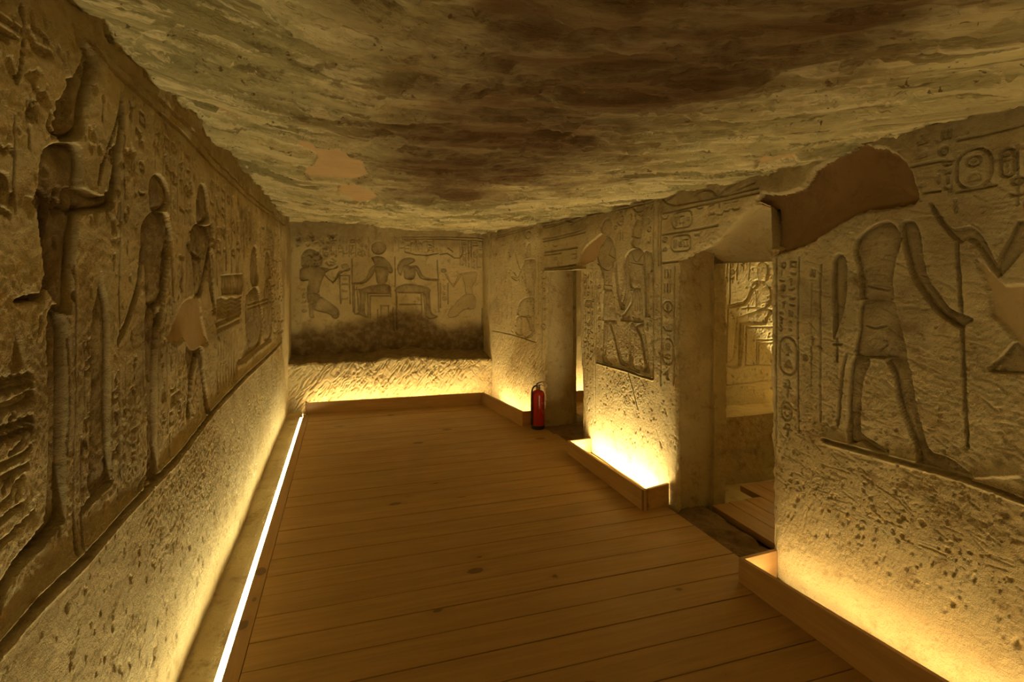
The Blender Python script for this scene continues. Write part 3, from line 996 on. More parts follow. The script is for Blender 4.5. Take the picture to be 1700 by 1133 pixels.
R.figure([
    ('torso', bx([(305, 268), (262, 295), (268, 360), (272, 430), (285, 482), (332, 482), (338, 430), (350, 350), (352, 295), (328, 266)])),
    ('crown', bx([(288, 180), (292, 140), (314, 110), (335, 125), (343, 165), (338, 210), (327, 240), (325, 262), (300, 265), (282, 240), (290, 215)])),
    ('arm', bx([(258, 300), (247, 345), (250, 440), (236, 535), (226, 570), (242, 588), (258, 520), (270, 440), (266, 350)])),
    ('arm', bx([(352, 285), (388, 290), (400, 325), (400, 390), (382, 394), (380, 480), (380, 600), (386, 626), (362, 622), (358, 500), (352, 380)])),
    ('kilt', bx([(286, 488), (276, 560), (232, 632), (232, 656), (290, 662), (346, 662), (342, 600), (332, 488)])),
    ('leg', bx([(274, 667), (268, 760), (270, 880), (266, 914), (318, 936), (326, 925), (296, 900), (292, 780), (302, 690)])),
    ('leg', bx([(304, 690), (330, 750), (350, 850), (358, 910), (348, 930), (382, 936), (379, 880), (366, 780), (352, 705), (346, 668)])),
], .015, .02, label='right of two carved gods between the doorways, tall crown', stain=.4)
for a in ([(205, 210), (203, 260), (196, 320)], [(165, 225), (178, 222), (182, 250), (165, 300)], [(105, 350), (160, 385), (200, 330)], [(165, 300), (195, 320)], [(132, 462), (176, 466)], [(132, 488), (176, 490)],
          [(300, 490), (300, 600)], [(310, 490), (312, 600)], [(320, 490), (326, 600)], [(270, 480), (232, 630)], [(228, 655), (346, 665)], [(280, 490), (335, 482)], [(270, 340), (345, 355)],
          [(285, 290), (310, 340), (345, 295)], [(265, 930), (300, 1050), (320, 1130)], [(285, 200), (320, 210), (338, 205)]):
    R.groove(rp(catmull(bx(a))), .006, .010, stain=.35)
R.groove(rp(catmull(bx([(105, 880), (170, 900), (265, 926), (330, 950), (402, 970)]))), .0075, .011, stain=.4, ridge=.008)
R.groove(rp(oval(1059, 342, 9, 10)), .008, .012, closed=True, stain=.3)
for x, y0, y1 in ((988, 450, 690), (1085, 345, 630), (1098, 443, 640), (1119, 443, 640)):
    R.groove(rp([(x, y0), (x, y1)]), .006, .010, stain=.3)
rcol(1108.5, 446, 560, 19, 51, True, .007); rcart(1100, 562, 1117, 605, 52, 0, .007); rcol(1108.5, 608, 642, 17, 53, True, .007)
rcol(976, 452, 600, 16, 54, True, .006); rcol(994, 470, 560, 9, 55, False); rcol(1075, 520, 560, 10, 56, False); rcol(1030, 355, 420, 16, 57); rcol(1078, 360, 440, 10, 58, False)
for a in ([(1101, 354), (1180, 337), (1259, 320)], [(1116, 342), (1185, 329), (1258, 312)], [(1099, 390), (1145, 383), (1192, 374)], [(1098, 437), (1123, 434)], [(1098, 330), (1106, 338), (1118, 341)],
          [(1105, 332), (1125, 318), (1146, 300)], [(1150, 325), (1165, 316), (1180, 318), (1190, 327), (1202, 316), (1218, 305), (1240, 292)], [(1205, 328), (1225, 314), (1250, 303)],
          [(1097, 350), (1097, 440)], [(1093, 340), (1093, 440)], [(970, 352), (1040, 340), (1090, 326)], [(972, 357), (1040, 345), (1085, 333)]):
    R.groove(rp(catmull(a)), .008, .012, stain=.3)
rcart(1114, 351, 1148, 378, 61, .0); rcart(1113, 391, 1146, 417, 62, .0)
for k, x in enumerate((1162, 1181, 1195, 1207, 1222)):
    rcol(x, 340 - .18 * (x - 1150), 374 - .22 * (x - 1150), 13, 63 + k)
rcol(1104, 352, 382, 12, 68); rcol(1104, 392, 430, 12, 69); rcol(1157, 385, 398, 12, 70)
rfield([(1100, 300), (1250, 275), (1255, 305), (1100, 335)], .09, 431, False, fill=.5, frame=False)
rfield([(1010, 350), (1085, 334), (1085, 372), (1020, 385)], .07, 432, False, fill=.6, frame=False)
rfield([(968, 452), (985, 452), (985, 600), (968, 590)], .06, 433, True)
# over the far doorway
for a in ([(897, 370), (935, 361), (972, 350)], [(900, 375), (935, 367), (970, 356)], [(902, 397), (940, 389), (965, 381), (972, 374)], [(902, 401), (940, 393), (972, 385)], [(904, 419), (932, 415), (958, 411)],
          [(904, 424), (932, 420)], [(904, 446), (935, 443), (955, 440)], [(905, 378), (925, 372), (938, 366), (950, 369), (968, 358)], [(936, 384), (942, 374), (965, 362)]):
    R.groove(rp(catmull(a)), .010, .012, stain=.35)
for k in range(5):
    rcol(910 + 12 * k, 402 - 1.6 * k, 418 - 1.6 * k, 11, 80 + k); rcol(912 + 10 * k, 424 - k, 442 - k, 10, 90 + k)
# far stretch: figure, staff and text beside the back corner
R.figure([
    ('torso', [(868, 436), (874, 431), (886, 431), (889, 440), (887, 470), (884, 490), (876, 495), (872, 470)]),
    ('head', [(872, 415), (875, 405), (879, 404), (881, 412), (880, 424), (873, 428)]),
    ('kilt', [(868, 496), (884, 494), (886, 512), (883, 526), (861, 524), (860, 508)]),
    ('leg', [(857, 527), (866, 527), (866, 550), (868, 556), (858, 556), (856, 545)]),
    ('leg', [(873, 524), (882, 528), (884, 557), (872, 561), (880, 553), (878, 540)]),
    ('arm', [(868, 438), (866, 455), (858, 466), (850, 462), (849, 458), (858, 460), (863, 448)]),
], .012, .03, label='carved worshipper on the far right wall beside the extinguisher', stain=.3)
for a in ([(818, 549), (838, 553), (858, 558), (888, 568)], [(824, 391), (850, 384), (884, 372)], [(824, 394), (850, 387), (884, 376)], [(855, 418), (860, 438), (868, 462)], [(853, 452), (862, 466)], [(833, 488), (833, 532)],
          [(842, 488), (842, 528)], [(849, 468), (850, 550)], [(886, 430), (886, 550)], [(893, 420), (893, 520)], [(900, 450), (899, 600)]):
    R.groove(rp(catmull(a)), .010, .009, stain=.2)
R.groove(rp(oval(876, 390, 5, 6)), .010, .009, closed=True)
rcol(846, 398, 430, 12, 101, False); rcol(858, 392, 430, 12, 102, False); rcol(902, 452, 560, 9, 103, True, .007); rcol(834, 400, 430, 10, 104, False)
# mortar repairs
R.patch(rp(catmull([(960, 431), (973, 409), (989, 395), (998, 389), (1005, 392), (1000, 402), (994, 414), (989, 431), (975, 437), (963, 440)], True, 3)), .012,
        R.newtag('mortar_patch', 'smooth orange mortar repair above the far doorway', 0, M['mortar']))
R.patch(rp(catmull([(1617, 424), (1638, 445), (1659, 466), (1674, 475), (1700, 473), (1740, 470), (1740, 620), (1700, 583), (1685, 566), (1672, 550), (1652, 531), (1640, 505), (1641, 489), (1628, 455)], True, 3)), .010,
        R.newtag('mortar_patch', 'smooth pale mortar repair at the right edge of the near wall', 0, M['mortar_pale']))
R.patch(rp(catmull([(1256, 330), (1290, 324), (1330, 312), (1350, 282), (1390, 258), (1425, 240), (1448, 246), (1470, 248), (1500, 270), (1512, 290), (1518, 308), (1525, 330), (1505, 342), (1470, 347), (1430, 352), (1400, 366), (1370, 384), (1340, 404),
                    (1310, 416), (1282, 424), (1262, 424)], True, 3)), .030,
        R.newtag('mortar_patch', 'large dark brown mortar repair at the top corner of the near doorway', 0, M['mortar_brown']), edge=.012, bowl=.02)
# doorways
HOLE2 = rp([(1127, 990), (1126, 700), (1124, 560), (1125, 434), (1142, 429), (1180, 408), (1215, 372), (1238, 350), (1258, 340), (1276, 348), (1278, 420), (1279, 700), (1284, 990)])
HOLE1 = rp([(905, 760), (906, 600), (908, 453), (930, 450), (957, 447), (962, 450), (962, 585), (966, 640), (970, 760)])
for hp, rad in ((HOLE2, .022), (HOLE1, .02)):
    w, d = R.sdist(hp, .15)
    d = d + .010 * fbm(R.U[w], R.V[w], 14, 3, 55) + .004 * fbm(R.U[w], R.V[w], 60, 2, 56)
    R.hole[w] |= d > 0
    R.H[w] -= .035 * np.exp(np.minimum(d, 0) / rad) * (.6 + .4 * fbm(R.U[w], R.V[w], 18, 3, 57))
R.pits(110, .9, 2.35, .3, 1.1, .004, .012, .8, 1.2)
R.pits(800, .9, 2.35, .3, .95, .003, .009, 1.0, 1.2)
R.pits(450, .9, 2.35, .9, 2.2, .003, .010, .8)
R.pits(500, 3.2, 4.7, .25, 1.1, .004, .012, .8)
R.pits(250, 3.2, 4.7, 1.1, 2.2, .004, .010, .6)
R.pits(450, 5.4, 6.9, .1, 2.1, .005, .014, .6)
R.chisel(420, 1.0, 2.3, .5, 2.1, .06, .08, .004, .003)
R.chisel(120, 1.0, 2.3, .2, 2.1, .5, .06, .004, .005)
R.chisel(260, 5.4, 6.9, .1, .9, 2.2, .08, .008, .006)
band = np.exp(-((R.V - .78 - .28 * (R.U - 1.5)) / .10) ** 2) * (R.U < 2.3)
R.H -= .006 * band * np.clip(fbm(R.U, R.V, 30, 4, 59) + .2, 0, 1)
R.H -= .03 * sstep(2.06, 2.26, R.V) * (.6 + .8 * fbm(R.U, R.V, 7, 4, 77)) * (1 - R.smoothmask)
R.stain = np.maximum(R.stain, .35 * sstep(.05, .45, fbm(R.U, R.V, 1.9, 5, 71)) * sstep(.8, 1.2, R.V))
R.stain = np.maximum(R.stain, .5 * sstep(1.98, 2.2, R.V + .12 * fbm(R.U, R.V, 5, 4, 79))) * (1 - R.smoothmask)
R.erode(.010, .0045, .0016, 131)
R.build()



# ------------------------------------------------------------------ back wall: recessed relief above a rock-cut ledge
u = np.linspace(-.72, 2.0, 330); v = np.linspace(.35, 2.36, 250)
UU, VV = np.meshgrid(u, v)
P = np.stack([UU, np.full_like(UU, Y_BACK), VV], -1)
Nn = np.zeros_like(P); Nn[..., 1] = -1
B = Surf('wall_back', u, v, P, Nn, uv_back, seed=41)
bp = B.px
ba = lambda pts: [(480 + .1678 * a, 370 + .1678 * b) for a, b in pts]
bb = lambda pts: [(640 + .1677 * a, 370 + .1677 * b) for a, b in pts]
B.figure([
    ('torso', ba([(105, 470), (140, 440), (230, 425), (335, 440), (362, 480), (332, 545), (300, 640), (292, 690), (190, 690), (180, 640), (190, 570), (112, 570)])),
    ('arm', ba([(335, 440), (385, 450), (440, 450), (482, 420), (470, 448), (400, 466), (362, 490)])),
    ('arm', ba([(350, 505), (430, 576), (495, 480), (540, 468), (604, 446), (590, 474), (522, 492), (440, 594), (422, 586), (358, 530)])),
    ('kilt', ba([(185, 695), (295, 705), (295, 760), (250, 800), (196, 800), (180, 745)])),
    ('leg', ba([(300, 730), (380, 770), (470, 840), (496, 885), (482, 940), (440, 945), (400, 905), (250, 862), (255, 800)])),
    ('leg', ba([(196, 805), (248, 805), (240, 880), (242, 940), (205, 930), (198, 860)])),
    ('head', ba([(130, 300), (200, 255), (300, 300), (330, 370), (300, 430), (200, 425), (130, 435), (115, 370)])),
], .016, .03, label='kneeling king offering two bowls, left of the back wall', stain=.7)
B.figure([
    ('torso', ba([(845, 432), (900, 425), (975, 440), (982, 500), (958, 592), (880, 602), (862, 520)])),
    ('head', ba([(818, 342), (870, 326), (940, 342), (1000, 400), (1028, 470), (1005, 500), (965, 470), (900, 430), (858, 430), (835, 380)])),
    ('arm', ba([(845, 416), (800, 460), (765, 545), (700, 584), (638, 588), (640, 606), (720, 602), (785, 572), (835, 505), (862, 440)])),
    ('leg', ba([(700, 660), (860, 612), (985, 612), (995, 690), (780, 694), (762, 710), (752, 870), (770, 935), (700, 910), (648, 902), (690, 872), (702, 720)])),
    ('sun_disc', ba(oval(885, 245, 72, 68))),
], .016, .03, label='falcon-headed god under a sun disc, seated left of the pair', stain=.68)
B.figure([
    ('torso', bb([(180, 425), (240, 420), (292, 432), (300, 480), (280, 552), (200, 556), (180, 500)])),
    ('head', bb([(120, 470), (118, 430), (150, 372), (210, 342), (275, 350), (292, 378), (255, 400), (215, 420), (180, 440), (150, 520)])),
    ('arm', bb([(245, 450), (262, 424), (300, 418), (335, 446), (372, 520), (430, 546), (522, 556), (520, 572), (420, 568), (345, 546), (316, 490), (285, 446)])),
    ('leg', bb([(112, 640), (190, 604), (290, 606), (432, 648), (438, 720), (452, 880), (520, 930), (412, 934), (392, 720), (330, 694), (112, 690)])),
], .016, .03, label='seated god facing right, right of the seated pair', stain=.68)
B.figure([
    ('torso', bb([(770, 500), (850, 480), (910, 490), (900, 560), (860, 640), (870, 700), (800, 700), (790, 620), (770, 560)])),
    ('arm', bb([(590, 500), (612, 512), (672, 600), (735, 510), (790, 486), (795, 505), (752, 520), (684, 624), (664, 626), (600, 530)])),
    ('leg', bb([(870, 705), (800, 705), (720, 770), (640, 860), (620, 930), (700, 930), (780, 860), (880, 850), (900, 760)])),
], .011, .03, label='faded kneeling figure with raised bowls, right of the back wall', stain=.35)
tg = B.newtag('offering_bowl'); B.sunk(bp(ba(oval(555, 428, 36, 30))), .012, .02, stain=.4, tg=tg)
tg = B.newtag('offering_bowl'); B.sunk(bp(ba(oval(430, 400, 26, 22))), .012, .02, stain=.4, tg=tg)
tg = B.newtag('offering_bowl'); B.sunk(bp(bb(oval(575, 470, 26, 22))), .012, .02, stain=.4, tg=tg)
for a in (ba([(780, 700), (1000, 700)]), ba([(780, 700), (782, 940)]), ba([(803, 720), (805, 940)]), ba([(803, 720), (990, 722)]), ba([(1005, 640), (1008, 730)]), ba([(1030, 840), (1040, 1065)]),
          ba([(1046, 340), (1050, 630)]), ba([(1062, 640), (1068, 1060)]), ba([(620, 360), (636, 880)]), ba([(500, 530), (512, 800)]), ba([(598, 520), (606, 800)]), ba([(645, 610), (650, 890)]), ba([(672, 640), (690, 870)]),
          ba([(880, 860), (880, 940)]), ba([(910, 820), (910, 930)]), ba([(985, 820), (985, 930)]), ba([(905, 820), (990, 820)]), bb([(355, 700), (362, 930)]), bb([(378, 700), (402, 930)]), bb([(112, 690), (116, 1060)]),
          bb([(130, 690), (355, 694)]), bb([(512, 370), (520, 560)]), bb([(520, 570), (530, 880)]), bb([(545, 600), (545, 840)]), bb([(620, 600), (620, 800)]), bb([(170, 140), (560, 138), (905, 146), (970, 156)]), bb([(170, 158), (620, 160), (960, 178)]),
          bb([(430, 700), (446, 880)]), bb([(140, 810), (360, 808)]), bb([(430, 210), (480, 240)]), bb([(540, 312), (610, 300), (640, 320), (680, 346), (740, 346), (768, 290), (765, 200)]), bb([(820, 190), (825, 340)]), bb([(855, 190), (850, 340)]),
          bb([(620, 250), (665, 284)]), ba([(170, 690), (290, 690)]), ba([(640, 660), (700, 655)]), bb([(200, 290), (300, 315), (420, 320), (520, 300)]), bb([(960, 850), (960, 1100)]), bb([(190, 470), (210, 540)]), ba([(500, 520), (600, 520)])):
    B.groove(bp(a), .008, .013, stain=.45)
def bcol(x, y0, y1, wpx, seed, tagged=True):
    (u0, va), (u1, vb), (u2, vc) = bp([(x - wpx / 2, y1), (x + wpx / 2, y1), (x, y0)])
    B.glyph_column((u0 + u1) / 2, va, vc, abs(u1 - u0), .010, .007, seed, tagged)
bcol(572.5, 459, 503, 13, 201); bcol(738, 472, 504, 10, 202); bcol(505, 478, 520, 9, 203); bcol(550, 402, 426, 11, 204); bcol(566, 400, 426, 13, 205); bcol(583, 404, 426, 11, 206); bcol(600, 404, 426, 11, 207); bcol(771, 400, 428, 9, 208)
bcol(790, 404, 430, 12, 209); bcol(700, 400, 418, 14, 210); bcol(680, 400, 416, 12, 211)
B.glyph_field(bp([(536, 394), (612, 394), (612, 426), (536, 426)]), .075, .010, .007, 441, True)
B.glyph_field(bp([(652, 394), (720, 394), (720, 418), (652, 418)]), .075, .010, .007, 442, True)
B.glyph_field(bp([(764, 396), (802, 398), (802, 450), (764, 440)]), .08, .010, .007, 443, True, .7)
B.pits(120, -.6, -.1, 1.75, 2.2, .008, .026, .8)
B.pits(350, -.6, 1.9, .6, 2.2, .004, .012, .6)
B.stain = np.maximum(B.stain, .85 * sstep(1.06, .86, B.V + .10 * fbm(B.U, B.V, 3, 4, 61) - .22 * np.exp(-((B.U - .72) / .50) ** 2)))  # brown stain low on the wall, with the ledge's shadow painted into it
B.stain = np.maximum(B.stain, .45 * sstep(2.0, 2.12, B.V + .1 * fbm(B.U, B.V, 4, 4, 62)))
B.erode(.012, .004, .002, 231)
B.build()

# the ledge: front face up from the floor, then back to the wall
NL = 150
u = np.linspace(-.72, 2.0, 280)
prof = [(6.98, -.10), (6.97, .10), (6.95, .35), (6.945, .545), (6.958, .560), (7.12, .585), (7.25, .605), (7.42, .63)]
pr = np.array(prof)
sl = np.concatenate([[0], np.cumsum(np.linalg.norm(np.diff(pr, axis=0), axis=1))])
v = np.linspace(0, sl[-1], NL)
py_, pz_ = np.interp(v, sl, pr[:, 0]), np.interp(v, sl, pr[:, 1])
ty, tz = np.gradient(py_), np.gradient(pz_)
tl = np.hypot(ty, tz)
UU, VV = np.meshgrid(u, v)
P = np.stack([UU, np.broadcast_to(py_[:, None], UU.shape) + 0 * UU, np.broadcast_to(pz_[:, None], UU.shape) + 0 * UU], -1)
lip = sstep(.38, .56, P[..., 2]) * (fbm(UU, VV * 0, 3.3, 4, 5) * .05 + .02 * np.sin(UU * 2.1))
P[..., 2] += lip
P[..., 1] += .02 * (UU - .7) * -1
Nn = np.zeros_like(P); Nn[..., 1] = (-tz / tl)[:, None]; Nn[..., 2] = (ty / tl)[:, None]
D = Surf('wall_back_ledge', u, v, P, Nn, None, M['stone'], 51)
D.chisel(520, -.7, 1.95, .05, .66, .9, .09, .010, .012)
D.chisel(160, -.7, 1.95, .30, .66, 2.1, .07, .009, .010)
D.pits(160, -.7, 1.95, .05, 1.1, .006, .02, .6)
D.stain = .7 * sstep(.665, .70, VV + .01 * fbm(UU, VV, 6, 3, 5))  # top of the ledge painted darker, standing in for its shade
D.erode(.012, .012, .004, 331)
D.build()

# ------------------------------------------------------------------ ceiling
u = np.linspace(-.85, 2.45, 215)
v = grid_steps((Y_FRONT, .3, .05), (.3, 7.5, .0125))
UU, VV = np.meshgrid(u, v)
P = np.stack([UU, VV, zc(UU, VV)], -1)
Nn = np.zeros_like(P); Nn[..., 2] = -1
C = Surf('ceiling', u, v, P, Nn, uv_ceil, M['ceiling'], 61)
for i, (pts, lb) in enumerate((([(470, 228), (505, 226), (545, 231), (578, 242), (600, 262), (612, 284), (606, 293), (580, 297), (545, 295), (505, 289), (514, 272), (522, 250)], 'smooth orange mortar repair on the ceiling, the largest'),
                               ([(565, 306), (590, 303), (624, 318), (626, 328), (600, 335), (578, 328), (562, 318)], 'small orange mortar repair below the largest on the ceiling'),
                               ([(358, 168), (385, 174), (410, 184), (440, 190), (432, 196), (400, 192), (372, 182)], 'thin orange mortar streak on the ceiling toward the left wall'),
                               ([(1258, 262), (1300, 252), (1325, 250), (1322, 258), (1290, 266), (1262, 272)], 'orange mortar streak on the ceiling above the near doorway'))):
    C.patch(C.px(catmull(pts, True, 3)), -.004, C.newtag('mortar_patch', lb, 0, M['mortar']))
s_ = VV + .40 * (UU - .43) ** 2
k = 1 - .9 * C.smoothmask
C.H += .035 * fbm(UU, VV, .9, 3, 7) + k * .022 * fbm(UU * .7, s_, 4.0, 5, 8) + k * .008 * fbm(UU * .8, s_ * 1.6, 16, 4, 9)
layers = fbm(UU * .6, s_ * 1.5, 5.5, 5, 10)
C.H += k * .018 * (sstep(.08, .11, layers) + sstep(-.12, -.08, layers) + .7 * sstep(.27, .30, layers))
C.H -= .018
C.build()

# ------------------------------------------------------------------ wall behind the camera
S = quad_surf('wall_front', (-.8, Y_FRONT, -.1), (2.5, Y_FRONT, -.1), (-.8, Y_FRONT, 2.45), (2.5, Y_FRONT, 2.45), .05, M['stone'], facing=(0, 1, 0)); S.build()

# ------------------------------------------------------------------ doorway reveals, thresholds and the two rooms beyond
def wall_piece(name, *a, **k):
    s = quad_surf(name, *a, **k)
    return s.build()

J = M['stone_rough']
# near doorway
wall_piece('trim_1', (2.235, 3.20, -.12), (2.53, 3.225, -.12), (2.235, 3.20, 1.80), (2.53, 3.215, 1.80), .011, J, .022, .022, .005, 61, (0, -1, 0))
wall_piece('trim_2', (2.525, 3.19, -.12), (2.525, 3.33, -.12), (2.525, 3.19, 1.85), (2.525, 3.33, 1.85), .012, J, .012, .010, .003, 62, (-1, 0, 0))
wall_piece('trim_3', (2.515, 3.315, -.12), (2.74, 3.325, -.12), (2.515, 3.305, 1.85), (2.74, 3.32, 1.85), .011, J, .018, .024, .006, 63, (0, -1, 0))
wall_piece('trim_4', (2.245, 2.335, -.12), (2.74, 2.30, -.12), (2.245, 2.335, 1.71), (2.74, 2.30, 1.71), .02, J, .012, .010, .003, 64, (0, 1, 0))
wall_piece('trim_11', (2.322, 2.33, 1.69), (2.74, 2.30, 1.69), (2.322, 2.33, 2.12), (2.74, 2.30, 2.12), .02, J, .008, .008, .003, 74, (0, 1, 0))
fr = HOLE2[3:11]
fr = np.concatenate([[fr[0] + (.06, -.02)], fr, [fr[-1] + (-.07, -.01)]])
tt = np.concatenate([[0], np.cumsum(np.linalg.norm(np.diff(fr, axis=0), axis=1))]); tt /= tt[-1]
u = np.linspace(0, 1, 90); v = np.linspace(0, 1, 50)
fy, fz = np.interp(u, tt, fr[:, 0]), np.interp(u, tt, fr[:, 1])
front = np.stack([xr(fy) + .012, fy, fz + .012], -1)
back = np.stack([np.full_like(u, 2.66), fy[0] + (fy[-1] - fy[0]) * u, 1.74 + 0 * u], -1)
vv = v[:, None, None]
P = front[None] * (1 - vv) + back[None] * vv
P[..., 2] += .07 * np.sin(np.pi * vv[..., 0]) * 1.0
Nn = np.zeros_like(P); Nn[..., 2] = -.8; Nn[..., 0] = -.6
S = Surf('trim_5', u * .9, v * .5, P, Nn, None, M['stone'], 71)
S.erode(.015, .016, .005, 72); S.build()
wall_piece('wall_lintel', (2.66, 2.2, 1.72), (2.66, 3.5, 1.72), (2.66, 2.2, 2.4), (2.66, 3.5, 2.4), .05, J, .012, .01, .003, 73, (1, 0, 0))
# far doorway
wall_piece('trim_6', (2.105, 5.455, -.12), (2.43, 5.47, -.12), (2.105, 5.455, 1.72), (2.43, 5.465, 1.72), .011, J, .012, .016, .004, 65, (0, -1, 0))
wall_piece('trim_7', (2.43, 5.44, -.12), (2.43, 5.52, -.12), (2.43, 5.44, 1.74), (2.43, 5.52, 1.74), .02, J, .005, .005, .002, 66, (-1, 0, 0))
wall_piece('trim_8', (2.425, 5.51, -.12), (2.505, 5.515, -.12), (2.425, 5.51, 1.74), (2.505, 5.515, 1.74), .015, J, .008, .006, .002, 67, (0, -1, 0))
wall_piece('trim_9', (2.20, 4.68, -.12), (2.62, 4.66, -.12), (2.20, 4.68, 1.74), (2.62, 4.66, 1.74), .02, J, .008, .006, .002, 68, (0, 1, 0))
wall_piece('trim_10', (2.08, 4.60, 1.70), (2.64, 4.60, 1.71), (2.08, 5.56, 1.695), (2.64, 5.56, 1.71), .015, J, .008, .006, .002, 69, (0, 0, -1))
# rock floor under everything, thresholds
wall_piece('floor_rock', (-.8, -2.1, -.13), (5.0, -2.1, -.13), (-.8, 7.6, -.13), (5.0, 7.6, -.13), .08, J, .01, .01, .003, 75, (0, 0, 1))
S = quad_surf('floor_threshold', (2.13, 2.28, -.022), (2.43, 2.28, -.03), (2.13, 3.26, -.022), (2.46, 3.26, -.03), .012, M['dirt'], .02, .03, .006, 76, (0, 0, 1)); S.build()
S = quad_surf('floor_threshold_far', (1.98, 4.62, -.02), (2.64, 4.62, -.03), (1.98, 5.52, -.02), (2.64, 5.52, -.03), .015, M['dirt'], .012, .014, .004, 77, (0, 0, 1)); S.build()
# stone strip along the foot of the left wall
S = quad_surf('floor_ledge', (-.70, -2.0, -.020), (-.499, -2.0, -.020), (-.74, 6.98, -.020), (-.499, 6.98, -.020), .012, J, .004, .004, .003, 78, (0, 0, 1)); S.build()

# near room: carved end wall, bench, platform
RY = 4.02
def uv_room(px, py):
    dx, dy, dz = ray(px, py); t = RY / dy
    return t * dx, CAM_H + t * dz
u = grid_steps((2.62, 2.9, .02), (2.9, 3.9, .007), (3.9, 4.5, .02)); v = np.linspace(-.14, 2.3, 330)
UU, VV = np.meshgrid(u, v)
P = np.stack([UU, np.full_like(UU, RY), VV], -1)
Nn = np.zeros_like(P); Nn[..., 1] = -1
Q = Surf('wall_near_room', u, v, P, Nn, uv_room, M['stone'], 81)
cr = lambda pts: [(1100 + .2649 * a, 400 + .2649 * b) for a, b in pts]
qp = Q.px
Q.figure([
    ('torso', cr([(560, 262), (600, 248), (660, 260), (690, 330), (680, 400), (640, 430), (600, 440), (590, 400), (585, 320)])),
    ('head', cr([(600, 150), (630, 130), (665, 150), (670, 220), (650, 260), (615, 262), (598, 200)])),
    ('arm', cr([(590, 255), (560, 285), (525, 370), (470, 390), (415, 405), (415, 425), (480, 412), (535, 392), (575, 310), (605, 285)])),
    ('leg', cr([(590, 440), (480, 478), (468, 500), (455, 640), (440, 735), (392, 780), (400, 795), (480, 795), (490, 700), (500, 540), (510, 525), (640, 520), (660, 490), (690, 440), (640, 420)])),
], .016, .025, label='seated figure carved on the wall of the room behind the near doorway', stain=.12)
for a in ([(510, 530), (505, 640), (490, 790)], [(530, 535), (520, 780)], [(530, 545), (690, 540)], [(590, 625), (590, 780)], [(605, 640), (600, 775)], [(590, 625), (690, 620)], [(605, 645), (690, 640)],
          [(520, 785), (690, 780)], [(400, 912), (690, 875)], [(425, 125), (420, 420)], [(412, 420), (400, 770)], [(470, 120), (465, 245)], [(548, 120), (540, 245)], [(408, 120), (400, 240)], [(500, 425), (600, 415)], [(540, 400), (540, 440)]):
    Q.groove(qp(cr(a)), .006, .010, stain=.12)
def qcol(x, y0, y1, wpx, seed):
    (u0, va), (u1, vb), (u2, vc) = qp([(x - wpx / 2, y1), (x + wpx / 2, y1), (x, y0)])
    Q.glyph_column((u0 + u1) / 2, va, vc, abs(u1 - u0), .009, .005, seed, True)
qcol(1233.5, 432, 466, 17, 301); qcol(1216, 434, 470, 11, 302)
Q.pits(420, 2.9, 3.9, .5, 1.9, .004, .012, .8)
Q.erode(.012, .004, .002, 431)
Q.build()
bench = quad_surf('wall_room_bench', (2.62, 3.70, .44), (4.45, 3.70, .44), (2.62, 4.06, .455), (4.45, 4.06, .455), .015, J, .014, .012, .004, 82, (0, 0, 1)); bench.build()
wall_piece('wall_bench_face', (2.62, 3.705, -.14), (4.45, 3.705, -.14), (2.62, 3.695, .445), (4.45, 3.695, .445), .015, J, .016, .014, .004, 83, (0, -1, 0))
wall_piece('wall_near_room_end', (4.42, 1.7, -.14), (4.42, 4.1, -.14), (4.42, 1.7, 2.3), (4.42, 4.1, 2.3), .05, M['stone'], .012, .01, .003, 84, (-1, 0, 0))
wall_piece('wall_near_room_side', (2.5, 1.75, -.14), (4.5, 1.75, -.14), (2.5, 1.75, 2.3), (4.5, 1.75, 2.3), .05, M['stone'], .012, .01, .003, 85, (0, 1, 0))
wall_piece('ceiling_near_room', (2.5, 1.7, 2.22), (4.5, 1.7, 2.22), (2.5, 4.1, 2.22), (4.5, 4.1, 2.22), .05, M['stone'], .02, .01, .003, 86, (0, 0, -1))
# far room
wall_piece('wall_far_room', (2.45, 6.66, -.14), (4.6, 6.66, -.14), (2.45, 6.66, 2.3), (4.6, 6.66, 2.3), .03, M['stone'], .012, .01, .003, 87, (0, -1, 0))
wall_piece('wall_far_room_side', (2.50, 5.51, -.14), (2.50, 6.7, -.14), (2.50, 5.51, 2.3), (2.50, 6.7, 2.3), .03, M['stone'], .008, .008, .003, 88, (1, 0, 0))
wall_piece('wall_far_room_end', (4.55, 4.2, -.14), (4.55, 6.7, -.14), (4.55, 4.2, 2.3), (4.55, 6.7, 2.3), .05, M['stone'], .012, .01, .003, 89, (-1, 0, 0))
wall_piece('wall_far_room_partition', (2.55, 4.3, -.14), (4.6, 4.3, -.14), (2.55, 4.3, 2.3), (4.6, 4.3, 2.3), .05, M['stone'], .012, .01, .003, 90, (0, 1, 0))
wall_piece('ceiling_far_room', (2.55, 4.2, 2.22), (4.6, 4.2, 2.22), (2.55, 6.7, 2.22), (4.6, 6.7, 2.22), .05, M['stone'], .02, .01, .003, 91, (0, 0, -1))

# ================================================================== TIMBER FLOOR
floor = tag(empty('floor', (0, 0, 0)), kind='structure')
PW = .182
X0 = -.402


def plank_mesh(name, length, width, mat, along_x=True, th=.034):
    g = .0024
    if along_x: bm = box_bm(0, length, g, width - g, -th, 0, .0015)
    else: bm = box_bm(g, width - g, 0, length, -th, 0, .0015)
    me = bpy.data.meshes.new(name)
    bm.to_mesh(me); bm.free()
    me.materials.append(mat)
    return me


